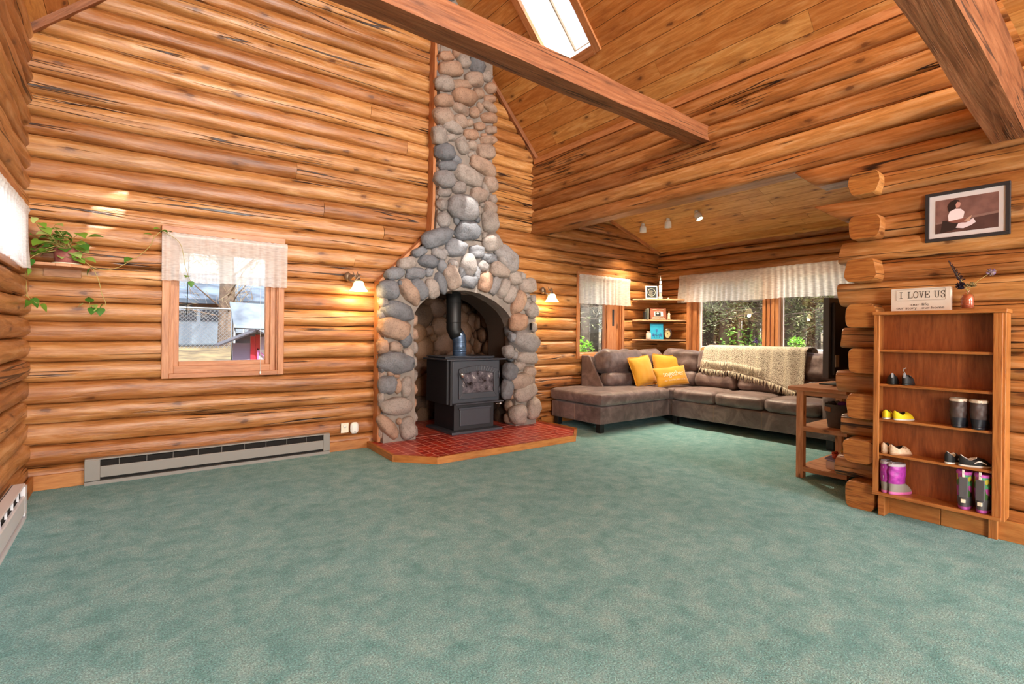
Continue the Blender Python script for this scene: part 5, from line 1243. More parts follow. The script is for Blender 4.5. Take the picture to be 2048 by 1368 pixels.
def shoe(name, base, rz, L, W, H, cols, label, group, kind='low', cat='shoe', shaft=0, ez=0):
    """local: +x toe direction, heel at -L/2"""
    t = thing(name, base, label, cat, group); t.rotation_euler = (0, 0, rz)
    sole, upper, liner, accent = cols; n = 28
    def outline(a, k=1.0):
        x = math.cos(a); y = math.sin(a)
        w_ = W / 2 * (.80 + .22 * max(0, x + .2) - .12 * max(0, x - .75)) * k
        return (x * L / 2 * k, y * w_)
    def ring(f): return [V(f(2 * PI * k / n)) for k in range(n)]
    def loft(mb, rings, capb=False, capt=False):
        b = len(mb.v)
        for r in rings: mb.v += r
        for j in range(len(rings) - 1):
            for k in range(n):
                k2 = (k + 1) % n; mb.face([b + j * n + k, b + j * n + k2, b + (j + 1) * n + k2, b + (j + 1) * n + k], [(k / n, j), ((k + 1) / n, j), ((k + 1) / n, j + 1), (k / n, j + 1)], True)
        if capb: mb.face([b + k for k in reversed(range(n))])
        if capt: mb.face([b + (len(rings) - 1) * n + k for k in range(n)])
    sh = H * .16 if kind == 'low' else .018
    mb = MB(); loft(mb, [ring(lambda a, k=k, z=z: (*outline(a, k), z)) for k, z in ((.94, 0), (1, .003), (1.01, sh * .6), (.985, sh))], True, True); build('sole', mb, sole, t, world=False)
    if kind == 'low':
        oc_, oa, ob = -L * .20, L * .25, W * .30
        def op(a, k=1.0, dz=0):
            x = math.cos(a); return (oc_ + oa * x * k, ob * math.sin(a) * k, H * (.78 - .18 * abs(math.sin(a)) + (.22 if x < -.3 else .0) * (-x)) + dz + (0.06 * H if x > .3 else 0))
        rings = []
        for f in [i / 7 for i in range(8)]:
            def fr(a, f=f):
                o_ = outline(a, .97); p = op(a); g = f ** 1.1; bul = math.sin(PI * f) * .10
                x = o_[0] * (1 - g) + p[0] * g; y = (o_[1] * (1 - g) + p[1] * g) * (1 + bul * .9); z = sh * .8 + (p[2] - sh * .8) * math.sin(f * PI / 2) ** .8
                return (x + (o_[0] * bul * .5), y, z)
            rings.append(ring(fr))
        mb = MB(); loft(mb, rings); up_ = build('upper', mb, upper, t, world=False)
        mb = MB(); loft(mb, [ring(lambda a: op(a, 1.0, .001)), ring(lambda a: op(a, .90, .003)), ring(lambda a: op(a, .86, -.004)), ring(lambda a: (*op(a, .84)[:2], sh + .004))], False, True); build('lining', mb, liner, t, world=False)
        if accent == 'stripe':
            mb = MB()
            for sd in (-1, 1):
                q = [(L * .02, .62), (L * .10, .60), (L * .25, .40), (L * .24, .33), (L * .09, .50), (L * .0, .48), (-L * .10, .36), (-L * .12, .42)]
                mb.v += [V((x, sd * (W * .47 * (1 - .26 * (z - .2)) + .003), z * H)) for x, z in q]; mb.face(range(len(mb.v) - 8, len(mb.v)))
            build('stripe', mb, M['white'], t, world=False, solid=.003)
        elif accent == 'tab':
            mb = MB(); mb.box(-L * .5, -.006, H * .62, -L * .44, .006, H * 1.02); build('heel_tab', mb, plain('grey_tab', '#9a9aa0', .5), t, world=False, bevel=.002)
            mb = MB()
            for i in range(4): mb.tube([(L * .06 + i * L * .05, -W * .2, H * (.74 - i * .07)), (L * .07 + i * L * .05, 0, H * (.80 - i * .07)), (L * .06 + i * L * .05, W * .2, H * (.74 - i * .07))], .0022, 5)
            build('laces', mb, M['grey'], t, world=False)
        elif accent == 'band':
            mb = MB()
            for i in (0, 1): mb.tube([(L * .04 + i * L * .07, -W * .30, H * .66), (L * .07 + i * L * .07, 0, H * (.86 - i * .14)), (L * .04 + i * L * .07, W * .30, H * .66)], .0022, 5)
            build('laces', mb, liner, t, world=False)
        elif accent == 'line':
            mb = MB(); loft(mb, [ring(lambda a: (*outline(a, 1.015), sh * .75)), ring(lambda a: (*outline(a, 1.015), sh * .9))]); build('foxing_line', mb, M['black'], t, world=False)
    else:
        # boot: foot box then shaft
        fh = H * .36
        def foot(a, f):
            o_ = outline(a, .98); ax_ = (-L * .16 + L * .33 * math.cos(a), W * .44 * math.sin(a)); g = f ** 1.6
            return (o_[0] * (1 - g) + ax_[0] * g, (o_[1] * (1 - g) + ax_[1] * g) * (1 + .06 * math.sin(PI * f)), sh * .8 + (fh - sh * .8) * f ** .9)
        mb = MB(); loft(mb, [ring(lambda a, f=f: foot(a, f)) for f in [i / 6 for i in range(7)]]); build('foot_shell', mb, upper, t, world=False)
        def sf(a, f):
            k = 1.0 + shaft * math.sin(PI * min(1, f * 1.05)) + ez * f
            puff = (1 + (.16 if shaft > .05 else .05) * noise.noise(V((math.cos(a) * 2, math.sin(a) * 2, f * 5 + base[1] * 9))))
            return ((-L * .16 + L * .33 * math.cos(a) * k * puff), W * .44 * math.sin(a) * k * puff, fh + (H - fh) * f)
        mb = MB(); loft(mb, [ring(lambda a, f=f: sf(a, f)) for f in [i / 10 for i in range(11)]]); build('shaft', mb, accent, t, world=False)
        mb = MB(); loft(mb, [ring(lambda a: (*[c * 1.04 for c in sf(a, 1)[:2]], H - .012)), ring(lambda a: (*[c * 1.07 for c in sf(a, 1)[:2]], H)), ring(lambda a: (*[c * .95 for c in sf(a, 1)[:2]], H + .006)), ring(lambda a: (*[c * .85 for c in sf(a, 1)[:2]], H - .01)), ring(lambda a: (*[c * .8 for c in sf(a, .2)[:2]], fh))], False, True); build('cuff', mb, liner, t, world=False)
    return t
blkf = plain('black_mesh_fabric', '#17181a', .6, bump=.3, bscale=300); whr = plain('white_rubber', '#e8e4dc', .5); blr = plain('black_rubber', '#101214', .5)
yel = plain('yellow_canvas', '#e6cf16', .7, bump=.2, bscale=400); dkl = plain('dark_lining', '#2a2522', .9)
gl = plain('glitter_beige', '#c9a988', .5, bump=.6, bscale=260, var='#e0c8ae', vs=60)
Ls = .125
shoe('sneaker', (3.915, 1.093, .852), .25, .13, .072, .072, (blr, blkf, dkl, 'tab'), 'black sneaker at the left end of its shelf, heel outward', 'black sneakers')
shoe('sneaker', (3.915, 1.012, .852), -.05, .13, .062, .075, (blr, blkf, dkl, 'tab'), 'black sneaker with cord loop on its heel, right of its mate', 'black sneakers')
shoe('slip_on_shoe', (3.915, 1.118, .628), .1, .125, .068, .062, (whr, yel, dkl, 'line'), 'yellow canvas slip-on shoe against the bookcase side', 'yellow slip-on shoes')
shoe('slip_on_shoe', (3.915, 1.033, .628), -.55, .135, .072, .062, (whr, yel, dkl, 'line'), 'yellow canvas slip-on shoe, turned, right of its mate', 'yellow slip-on shoes')
shoe('glitter_shoe', (3.915, 1.12, .406), -.05, .12, .062, .072, (plain('tan_sole', '#b08868', .6), gl, dkl, 'band'), 'glittery beige shoe against the bookcase side', 'glittery beige shoes')
shoe('glitter_shoe', (3.91, 1.045, .406), -.62, .14, .066, .068, (plain('tan_sole_b', '#b08868', .6), gl, dkl, 'band'), 'glittery beige shoe, turned sideways, right of its mate', 'glittery beige shoes')
shoe('skate_shoe', (3.915, .79, .406), -.3, .13, .068, .072, (whr, blkf, M['white'], 'stripe'), 'black and white skate shoe, left one of its pair', 'black and white skate shoes')
shoe('skate_shoe', (3.905, .69, .406), -1.0, .155, .068, .066, (whr, blkf, M['white'], 'stripe'), 'black and white skate shoe turned sideways with white stripe', 'black and white skate shoes')
brn = plain('brown_nylon', '#4a3c3a', .5, bump=.4, bscale=60); nvr = plain('navy_rubber', '#23252e', .4); flc = plain('cream_fleece', '#d8cbb8', .95, bump=1, bscale=120)
shoe('snow_boot', (3.915, .765, .628), .05, .135, .085, .165, (nvr, nvr, flc, brn), 'brown snow boot with cream fleece cuff, left one of its pair', 'brown fleece-lined snow boots', 'boot', 'boot', .06, .02)
shoe('snow_boot', (3.915, .672, .628), -.05, .135, .085, .165, (nvr, nvr, flc, brn), 'brown snow boot with cream fleece cuff, nearest the right stile', 'brown fleece-lined snow boots', 'boot', 'boot', .06, .02)
pk = plain('pink_rubber', '#d06aa8', .5); gy = plain('grey_suede', '#8f8880', .7); mag = plain('magenta_nylon', '#b43aa8', .45, bump=1.5, bscale=26, var='#8c2a8a', vs=40)
def webs(t, H):
    mb = MB(); mb.box(-.066, -.007, .06, -.062, .007, H + .012); mb.box(-.066, -.007, H + .008, -.05, .007, H + .012); build('pull_strap', mb, plain('grey_webbing', '#b4acb4', .7), t, world=False)
t = shoe('winter_boot', (3.91, 1.118, .158), .1, .14, .062, .195, (pk, gy, plain('grey_trim', '#a8a0a8', .7), mag), 'magenta and grey winter boot against the bookcase side', 'magenta winter boots', 'boot', 'boot', .07, .05); webs(t, .195)
t = shoe('winter_boot', (3.905, 1.045, .158), -.5, .16, .062, .19, (pk, gy, plain('grey_trim_b', '#a8a0a8', .7), mag), 'magenta and grey winter boot showing its long side', 'magenta winter boots', 'boot', 'boot', .09, .05); webs(t, .19)
def camo():
    m, n, b = nodes('colourful_camo_neoprene'); L = n.links; tc = N(n, 'ShaderNodeTexCoord'); v = N(n, 'ShaderNodeTexVoronoi'); v.inputs['Scale'].default_value = 38; L.new(tc.outputs['Object'], v.inputs['Vector'])
    cs_ = N(n, 'ShaderNodeSeparateColor'); L.new(v.outputs['Color'], cs_.inputs[0])
    r = ramp(n, [(0, lin('#3f6a2c')), (.25, lin('#b04a9c')), (.45, lin('#2c2c30')), (.6, lin('#c0b83c')), (.75, lin('#4a9a6c')), (.9, lin('#c46a3c'))]); r.color_ramp.interpolation = 'CONSTANT'
    L.new(cs_.outputs[0], r.inputs[0]); L.new(r.outputs[0], b.inputs['Base Color']); b.inputs['Roughness'].default_value = .6; return m
cam_m = camo(); grr = plain('grey_rubber', '#58565a', .55); mgr = plain('magenta_rubber', '#a84a9c', .5)
for (y, rz, lab) in ((.735, .08, 'grey camo rain boot, left one of its pair on the bottom shelf'), (.652, -.08, 'grey camo rain boot nearest the right stile on the bottom shelf')):
    t = shoe('rain_boot', (3.912, y, .158), rz, .135, .074, .215, (mgr, grr, plain('magenta_lining', '#b050a8', .7), cam_m), lab, 'colourful camo rain boots', 'boot', 'boot', .04, .05)
    mb = MB(); mb.box(-.074, -.02, .07, -.063, .02, .19); build('heel_panel', mb, grr, t, world=False, bevel=.004)
    mb = MB(); mb.box(-.078, -.010, .042, -.066, .010, .062); build('badge', mb, M['cream'], t, world=False, bevel=.002)
    mb = MB(); mb.box(-.072, -.005, .19, -.066, .005, .232); build('pull_loop', mb, M['white'], t, world=False)
mb = MB(); mb.tube([(3.86, 1.012, .925), (3.858, 1.022, .945), (3.858, 1.02, .955), (3.86, 1.008, .962)], .0025, 6); o = build('heel_cord', mb, M['grey']); tag(o, 'thin grey cord loop standing up from the right black sneaker', 'cord')

# sign
sg = thing('wooden_sign', (3.93, .955, 1.318), 'white block sign reading I LOVE US on top of the bookcase', 'sign')
sy0_, sy1_, sz0, sz1, sxf = .806, 1.102, 1.318, 1.462, 3.905
wbx = plain('whitewashed_wood', '#ddd4c8', .6, bump=.15, bscale=60)
mb = MB(); mb.box(sxf, sy0_, sz0, sxf + .035, sy1_, sz1); build('block', mb, wbx, sg, bevel=.002)
mb = MB()
for (a0, b0, a1, b1) in ((.03, .138, .27, .1345), (.03, .066, .27, .0695), (.026, .0695, .0295, .134), (.2705, .0695, .274, .134)):
    ys = [sy1_ - a0, sy1_ - a1]; mb.box(sxf - .0015, min(ys), sz0 + min(b0, b1), sxf + .001, max(ys), sz0 + max(b0, b1))
build('inset_border', mb, plain('border_grey', '#b8aca0', .6), sg)
# slab-serif capitals from strokes
GL = {'I': [[(.2, 0), (.8, 0)], [(.2, 1), (.8, 1)], [(.5, 0), (.5, 1)]],
      'L': [[(.05, 1), (.5, 1)], [(.27, 1), (.27, 0)], [(.05, 0), (.9, 0), (.9, .28)]],
      'O': [[(.5 + .42 * math.cos(a * PI / 10), .5 + .52 * math.sin(a * PI / 10)) for a in range(21)]],
      'V': [[(0, 1), (.36, 1)], [(.64, 1), (1, 1)], [(.18, 1), (.5, 0), (.82, 1)]],
      'E': [[(.05, 1), (.88, 1), (.88, .76)], [(.22, 1), (.22, 0)], [(.22, .52), (.62, .52)], [(.62, .4), (.62, .64)], [(.05, 0), (.92, 0), (.92, .26)]],
      'U': [[(0, 1), (.36, 1)], [(.64, 1), (1, 1)], [(.18, 1), (.18, .3), (.26, .08), (.5, -.02), (.74, .08), (.82, .3), (.82, 1)]],
      'S': [[(.82, .74), (.8, .98), (.55, 1.03), (.28, .95), (.16, .76), (.3, .58), (.55, .5), (.78, .4), (.86, .22), (.72, .03), (.45, -.03), (.2, .04), (.16, .28)]]}
mb = MB(); y = sy1_ - .040; chh, chw = .038, .026
for ch in 'I LOVE US':
    if ch == ' ': y -= .018; continue
    for stt in GL[ch]:
        for (a, b_) in zip(stt, stt[1:]):
            A = V((sxf - .0008, y - a[0] * chw, sz0 + .083 + a[1] * chh)); B = V((sxf - .0008, y - b_[0] * chw, sz0 + .083 + b_[1] * chh)); d = B - A; nn = V((0, d.z, -d.y)).normalized()
            mb.obox((A + B) / 2, d / 2 + d.normalized() * .0008, nn * .0013, (.0006, 0, 0))
    y -= .0285
ink = plain('sign_ink', '#2c2622', .7)
put_text(mb, 'our life', .022, lambda x, yy, z: (sxf - .0012, (sy0_ + sy1_) / 2 - x, sz0 + .034 + yy), sx=1.45)
put_text(mb, 'our story   our home', .022, lambda x, yy, z: (sxf - .0012, (sy0_ + sy1_) / 2 - x, sz0 + .013 + yy), sx=1.25)
build('lettering', mb, ink, sg)

# vase
va = thing('bud_vase', (3.92, .733, 1.318), 'small embossed glass bottle holding dried flowers on the bookcase', 'vase'); c = V((3.92, .733, 1.318))
mb = MB(); mb.lathe([(0, 0), (.028, 0), (.031, .004), (.031, .075), (.026, .09), (.012, .098), (.011, .108), (.015, .112), (.013, .113), (.009, .106), (.024, .088), (.028, .07), (.028, .01), (0, .008)], c, 24); build('glass_body', mb, M['glassp'], va)
mb = MB()
for z in (.03, .048, .066): mb.tube([c + V((math.cos(a) * .0315, math.sin(a) * .0315, z + .002 * math.sin(a * 7))) for a in [PI * .55 + i * .1 for i in range(20)]], .002, 5)
build('embossing', mb, plain('terracotta_glass', '#b8603c', .4), va)
mb = MB(); mb.lathe([(0, .012), (.0275, .012), (.0275, .07), (.02, .09), (0, .09)], c, 20); build('coloured_band', mb, plain('terracotta_wash', '#b06848', .35), va)
fl = thing('dried_flower', c + V((0, 0, .1)), 'dark feathery flower spike leaning left out of the vase', 'flower', 'dried flowers in the vase')
mb = MB(); mb.tube([c + V((0, 0, .02)), c + V((0, 0, .115)), c + V((-.005, .03, .18)), c + V((-.005, .085, .285))], .0018, 5); build('stem', mb, M['vine'], fl)
mb = MB()
for i in range(46):
    t_ = i / 46; p = (c + V((-.005, .03, .165))).lerp(c + V((-.005, .088, .292)), t_); r = .018 * (1 - t_) + .003; a = i * 2.4
    mb.tri([p, p + V((r * math.cos(a), r * math.sin(a) - .2 * r, .012)), p + V((r * .9 * math.cos(a + .5), r * .9 * math.sin(a + .5), .016)), p + V((0, 0, .008))])
build('petals', mb, plain('dark_plum', '#33222a', .8), fl, solid=.0015)
fl = thing('dried_flower', c + V((0, 0, .11)), 'dark round bloom low on the left of the vase mouth', 'flower', 'dried flowers in the vase')
mb = MB()
for i in range(60):
    d = V((random.gauss(0, 1), random.gauss(0, 1), random.gauss(0, 1))).normalized(); p = c + V((-.01, .03, .145)); e = d.orthogonal().normalized() * .005
    mb.tri([p + d * .006 - e, p + d * .006 + e, p + d * .024 + e * .6, p + d * .024 - e * .6])
build('petals', mb, plain('dark_violet', '#2c2338', .8), fl, solid=.001)
mb = MB(); mb.tube([c + V((0, 0, .02)), c + V((0, 0, .115)), c + V((-.01, .03, .145))], .0018, 5); build('stem', mb, M['vine'], fl)
fl = thing('dried_flower', c + V((0, 0, .1)), 'cream and yellow bloom in the middle of the vase', 'flower', 'dried flowers in the vase')
mb = MB()
for i in range(40):
    d = V((random.gauss(0, 1), random.gauss(0, 1), abs(random.gauss(0, 1)))).normalized(); p = c + V((-.01, -.015, .135)); e = d.orthogonal().normalized() * .004
    mb.tri([p - e, p + e, p + d * .028 + e, p + d * .028 - e])
build('petals', mb, plain('straw_petal', '#c8b078', .8, var='#4a4230', vs=90), fl, solid=.001)
fl = thing('dried_flower', c + V((0, 0, .1)), 'purple statice sprig reaching out to the right of the vase', 'flower', 'dried flowers in the vase')
mb = MB(); mb.tube([c + V((0, 0, .02)), c + V((0, 0, .115)), c + V((0, -.045, .17)), c + V((0, -.09, .205))], .0015, 5); build('stem', mb, M['vine'], fl)
mb = MB()
for i in range(45):
    d = V((random.gauss(0, 1), random.gauss(0, 1), random.gauss(0, 1))).normalized(); p = c + V((0, -.10, .215)); e = d.orthogonal().normalized() * .005
    mb.tri([p + d * .008 - e, p + d * .008 + e, p + d * .022 + e, p + d * .022 - e])
build('petals', mb, plain('statice_purple', '#7a5aa8', .7, var='#cfc4a0', vs=90), fl, solid=.001)

# framed photograph
pf = thing('framed_photograph', (3.99, .757, 1.903), 'black framed photograph of a seated child in a white dress', 'picture')
FY0, FY1, FZ0, FZ1, FXF = .565, .951, 1.751, 2.055, 3.985
def pbx(mb, ya, yb, za, zb, xa, xb): mb.box(xa, min(ya, yb), za, xb, max(ya, yb), zb)
mb = MB(); fw = .02
pbx(mb, FY0, FY1, FZ0, FZ0 + fw, FXF, FXF + .022); pbx(mb, FY0, FY1, FZ1 - fw, FZ1, FXF, FXF + .022); pbx(mb, FY0, FY0 + fw, FZ0 + fw, FZ1 - fw, FXF, FXF + .022); pbx(mb, FY1 - fw, FY1, FZ0 + fw, FZ1 - fw, FXF, FXF + .022)
build('frame', mb, plain('charcoal_frame', '#2c2c30', .4), pf, bevel=.002)
mb = MB(); pbx(mb, FY0 + fw, FY1 - fw, FZ0 + fw, FZ1 - fw, FXF + .01, FXF + .014); build('mat_board', mb, plain('mat_white', '#d8d2d4', .7), pf)
qy1, qy0, qz0, qz1 = FY1 - .05, FY0 + .05, FZ0 + .048, FZ1 - .05
mb = MB(); pbx(mb, qy0, qy1, qz0, qz1, FXF + .008, FXF + .0105); ph = build('print', mb, plain('sepia_backdrop', '#6e4a44', .6, var='#8a625a', vs=14), pf)
pw, phh = qy1 - qy0, qz1 - qz0
def pp(pts, mat, nm, k):
    mb = MB(); mb.tri([(FXF + .0078 - k * .0004, qy1 - a * pw, qz0 + b_ * phh) for a, b_ in pts]); return build(nm, mb, mat, ph)
pp([(0, 0), (1, 0), (1, .40), (0, .28)], plain('print_floor', '#4c302c', .6, var='#5c3c36', vs=12), 'floor_area', 1)
pp([(0, .28), (1, .40), (1, .47), (0, .33)], plain('print_rail', '#8a6a62', .6), 'rail', 1.5)
pp([(.08, 0), (.36, .08), (.42, .36), (.12, .36)], plain('print_seat', '#2c1a18', .6), 'seat', 2)
pp([(.34, .12), (.46, .08), (.58, .14), (.66, .22), (.62, .34), (.5, .26), (.38, .24)], plain('print_dress', '#e4d4dc', .6), 'dress_skirt', 3)
pp([(.22, .34), (.40, .32), (.46, .40), (.48, .56), (.42, .66), (.33, .68), (.24, .62), (.21, .5)], plain('print_blouse', '#eee0e6', .6), 'dress_top', 4)
pp([(.20, .33), (.48, .38), (.58, .28), (.50, .24), (.30, .27)], plain('print_arm', '#8a5448', .6), 'arms', 5)
pp([(.47, .30), (.6, .44), (.56, .26)], plain('print_book', '#c49a86', .6), 'book', 6)
pp([(.22, .62), (.20, .78), (.24, .90), (.32, .96), (.39, .92), (.41, .82), (.36, .70), (.30, .66)], plain('print_hair', '#22110e', .6), 'hair', 5)
pp([(.345, .70), (.335, .80), (.36, .88), (.405, .86), (.42, .80), (.40, .72)], plain('print_face', '#c89488', .6), 'face', 6)

# ================================================================ PLANT, SHELF
sp_ = thing('wall_shelf', (-.4, 4.72, 1.58), 'short pine plank shelf on the log wall under the trailing plant', 'shelf')
mb = MB()
for i, (a, b_) in enumerate(((-.57, -.42), (-.42, -.34), (-.34, -.24))): mb.rnd(.6); mb.prism([(a, 4.62), (b_, 4.62 + (.06 if b_ > -.3 else 0)), (b_, 4.885), (a, 4.885)], PZ, 1.585, 1.605)
build('board', mb, M['pine'], sp_, bevel=.002)
mb = MB(); mb.box(-.5, 4.86, 1.53, -.3, 4.885, 1.585); build('bracket', mb, M['pine'], sp_)
po = thing('potted_vine', (-.37, 4.74, 1.605), 'green and cream pothos trailing from a dusky pink ribbed pot', 'plant'); pcn = V((-.37, 4.74, 1.605))
def ribs(a, z): return 1 + .02 * math.sin(a * 30)
potm = plain('pink_ribbed_ceramic', '#a05a50', .6, bump=.4, bscale=120, var='#8a4a44', vs=30)
mb = MB(); mb.lathe([(0, .008), (.06, .008), (.064, .012), (.07, .06), (.074, .115), (.070, .115), (.066, .1), (0, .098)], pcn, 60, wob=ribs); build('pot', mb, potm, po)
mb = MB(); mb.lathe([(0, 0), (.075, .0), (.082, .012), (.078, .012), (.07, .004), (0, .004)], pcn, 28); build('saucer', mb, plain('saucer_cream', '#d8ceb0', .5), po)
mb = MB(); mb.lathe([(0, .1), (.066, .1)], pcn, 20); build('soil', mb, plain('soil', '#2c2118', .95), po)
def leaf(mb, p, d, up, L, tone):
    d = V(d).normalized(); up = V(up); s = d.cross(up).normalized(); up = s.cross(d).normalized(); mb.tone = tone
    prof_ = [(0, .0), (-.06, .22), (.05, .42), (.28, .5), (.55, .38), (.8, .18), (1, 0)]
    b = len(mb.v); 
    for (a, w_) in prof_: mb.v.append(p + d * a * L + up * (-.25 * a * a * L)); 
    m_ = len(prof_)
    for sd in (-1, 1):
        for (a, w_) in prof_: mb.v.append(p + d * a * L + s * (sd * w_ * L) + up * (-.25 * a * a * L + .16 * w_ * L))
    for sd in (0, 1):
        o_ = b + m_ * (1 + sd)
        for i in range(m_ - 1):
            q = [b + i, b + i + 1, o_ + i + 1, o_ + i]
            if sd: q.reverse()
            mb.face(q, [(0, 0)] * 4, True)
def vine(pts, leaves, n, seed, ll=.06, r=.0022, tone=None):
    random.seed(seed); P_ = [V(p) for p in pts]; out = []
    for i in range(len(P_) - 1):
        p0, p1, p2, p3 = P_[max(0, i - 1)], P_[i], P_[i + 1], P_[min(len(P_) - 1, i + 2)]
        for k in range(6):
            t = k / 6; out.append(.5 * ((2 * p1) + (p2 - p0) * t + (2 * p0 - 5 * p1 + 4 * p2 - p3) * t * t + (3 * p1 - p0 - 3 * p2 + p3) * t ** 3))
    out.append(P_[-1]); VM.tube(out, r, 5)
    for f in leaves:
        i = min(len(out) - 1, int(f * (len(out) - 1))); p = out[i]; d = V((random.uniform(-1, 1), random.uniform(-1, .3), random.uniform(-.6, .5))).normalized()
        st_ = p + d * ll * .5 + V((0, 0, .01)); VM.tube([p, (p + st_) / 2 + V((0, 0, .006)), st_], .0014, 4)
        leaf(LM, st_, d + V((0, 0, -.5)), V((0, -.4, 1)), ll * random.uniform(.8, 1.2), random.random() if tone is None else tone)
VM = MB(); LM = MB()
top = pcn + V((0, 0, .11))
random.seed(3)
for i in range(46):
    a = random.uniform(0, 2 * PI); r = random.uniform(.03, .14); h = random.uniform(-.07, .13) ; p = top + V((math.cos(a) * r * 1.15 - .03, math.sin(a) * r * .75 - .02, h))
    p.y = min(p.y, 4.84); p.x = max(p.x, -.55)
    q = top + V((random.uniform(-.03, .03), random.uniform(-.03, .03), -.01))
    VM.tube([q, (p + q) / 2 + V((0, 0, .03)), p], .0018, 5)
    leaf(LM, p, V((math.cos(a), math.sin(a) - .4, random.uniform(-.6, .3))), V((0, -.5, 1)), random.uniform(.05, .085), random.random())
vine([top, top + V((-.08, 0, .08)), (-.5, 4.74, 1.83), (-.545, 4.72, 1.91)], (.5, .75, .85, 1), 4, 5)
vine([top, top + V((-.03, -.02, .1)), (-.44, 4.72, 1.86)], (.6, 1), 2, 6)
vine([top, (-.28, 4.66, 1.64), (-.20, 4.64, 1.585), (-.10, 4.68, 1.60), (.02, 4.76, 1.70), (.10, 4.8, 1.79), (.14, 4.8, 1.88), (.18, 4.8, 1.93)], (.0, .1, .55, .85, .97, 1), 6, 7, .05)
vine([(-.22, 4.64, 1.585), (-.19, 4.62, 1.5), (-.17, 4.62, 1.40), (-.15, 4.62, 1.33), (-.20, 4.62, 1.30), (-.25, 4.62, 1.32)], (.02, .6, .7, .8, .85, .9, .95, 1), 7, 8, .05)
vine([top, (-.5, 4.62, 1.66), (-.56, 4.55, 1.57), (-.55, 4.52, 1.45), (-.54, 4.52, 1.36), (-.50, 4.52, 1.32)], (.3, .4, .5, .65, .8, .85, .9, 1), 7, 9, .06)
vine([(.18, 4.8, 1.93), (.30, 4.80, 1.85), (.34, 4.80, 1.66), (.37, 4.80, 1.56)], (.2, .97, 1), 3, 12, .05)
for v in VM.v + LM.v:
    if v.y > 4.868: v.y = 4.868
    if v.x < -.55: v.x = -.55
build('vines', VM, M['vine'], po); build('leaves', LM, M['pothos'], po)
random.seed(33)

# ================================================================ OUTSIDE
g = MB()
def gz(x, y):
    if y > 5.3 and x < 8: return .30 + .055 * (y - 5.3) + .05 * noise.noise(V((x * .5, y * .5, 0)))
    return -.0 - .1 + .03 * max(0, x - 7) + .06 * noise.noise(V((x * .4, y * .4, 0)))
g.grid(lambda u, v: (lambda x, y: (x, y, ((.58 + .07 * (y - 5.3) if y < 12.6 else max(.55, 1.09 - .14 * (y - 12.6))) if y > 5.3 else .3) * (1 - min(1, max(0, (x - 5) / 3))) + (.25 + .04 * max(0, x - 7)) * min(1, max(0, (x - 5) / 3)) - .28 + .08 * noise.noise(V((x * .6, y * .6, 0)))))(-30 + 75 * u, (5.9 + 45 * v)), 90, 50)
S(build('floor_outside', g, M['ground']))
g = MB(); g.grid(lambda u, v: (6.95 + 40 * u, -25 + 31 * v, .0 + .045 * 40 * u + .08 * noise.noise(V((40 * u * .6, v * 20, 3)))), 50, 40); S(build('floor_outside', g, M['ground']))
def tree(h, r, seed, kind):
    random.seed(seed); t = bpy.data.objects.new('forest_tree', None); COL.objects.link(t)
    mb = MB(); pts = []; 
    for i in range(9): pts.append((.12 * noise.noise(V((i * .4, seed, 0))) * i / 2, .12 * noise.noise(V((i * .4, seed, 5))) * i / 2, h * i / 8 - .4))
    mb.tube(pts, [r * (1 - .085 * i) for i in range(9)], 9); build('trunk', mb, M['bark'], t, world=False)
    mb = MB(); br = MB()
    nb = 60 if kind == 'ever' else 70
    for i in range(nb):
        z = h * (.12 + .86 * random.random()); a = random.uniform(0, 2 * PI); L = (1.0 - z / h) * 1.9 + .45; L *= random.uniform(.6, 1.1)
        d = V((math.cos(a), math.sin(a), random.uniform(-.3, .15) if kind == 'ever' else random.uniform(0, .7))); p0 = V((0, 0, z)); p1 = p0 + d * L
        br.tube([p0, (p0 + p1) / 2 + V((0, 0, .08)), p1], [.022, .013, .004], 4)
        for k in range(80 if kind == 'ever' else 60):
            f = random.uniform(.25, 1.05); c = p0.lerp(p1, f) + V((random.gauss(0, .12), random.gauss(0, .12), random.gauss(0, .10))); mb.tone = random.random()
            if kind == 'ever':
                e = V((random.gauss(0, 1), random.gauss(0, 1), random.gauss(0, .6))).normalized() * random.uniform(.03, .07); s_ = e.cross(V((random.random(), random.random(), 1))).normalized() * .014
                mb.tri([c - e, c + s_, c + e, c - s_])
            else:
                e = (d + V((random.gauss(0, .8), random.gauss(0, .8), random.gauss(.2, .6)))).normalized() * random.uniform(.1, .3); s_ = e.cross(V((random.random(), random.random(), 1))).normalized() * .008
                mb.tri([c - e, c + s_, c + e, c - s_])
    build('branches', br, M['bark'], t, world=False); build('foliage' if kind == 'ever' else 'twigs', mb, M['ever'] if kind == 'ever' else M['twig'], t, world=False)
    return t
protos = [tree(7.0, .17, 1, 'ever'), tree(8.0, .15, 2, 'twig'), tree(5.5, .11, 3, 'ever'), tree(9, .2, 4, 'twig')]
used = [False] * 4
random.seed(77); spots = []
def okspot(x, y, dm): return all(math.hypot(x - a, y - b_) > dm for a, b_ in spots)
regions = [((12, 20), (3.0, 12.5), 46), ((9, 16), (10, 19), 34), ((19, 32), (3, 26), 46)]
tl = ['evergreen tree with olive needles standing in the forest', 'bare twiggy tree with a slim trunk in the forest', 'small young evergreen in the forest', 'tall bare tree with a thick trunk in the forest']
tg = ['olive evergreens in the forest', 'bare slim trees in the forest', 'young evergreens in the forest', 'tall bare trees in the forest']
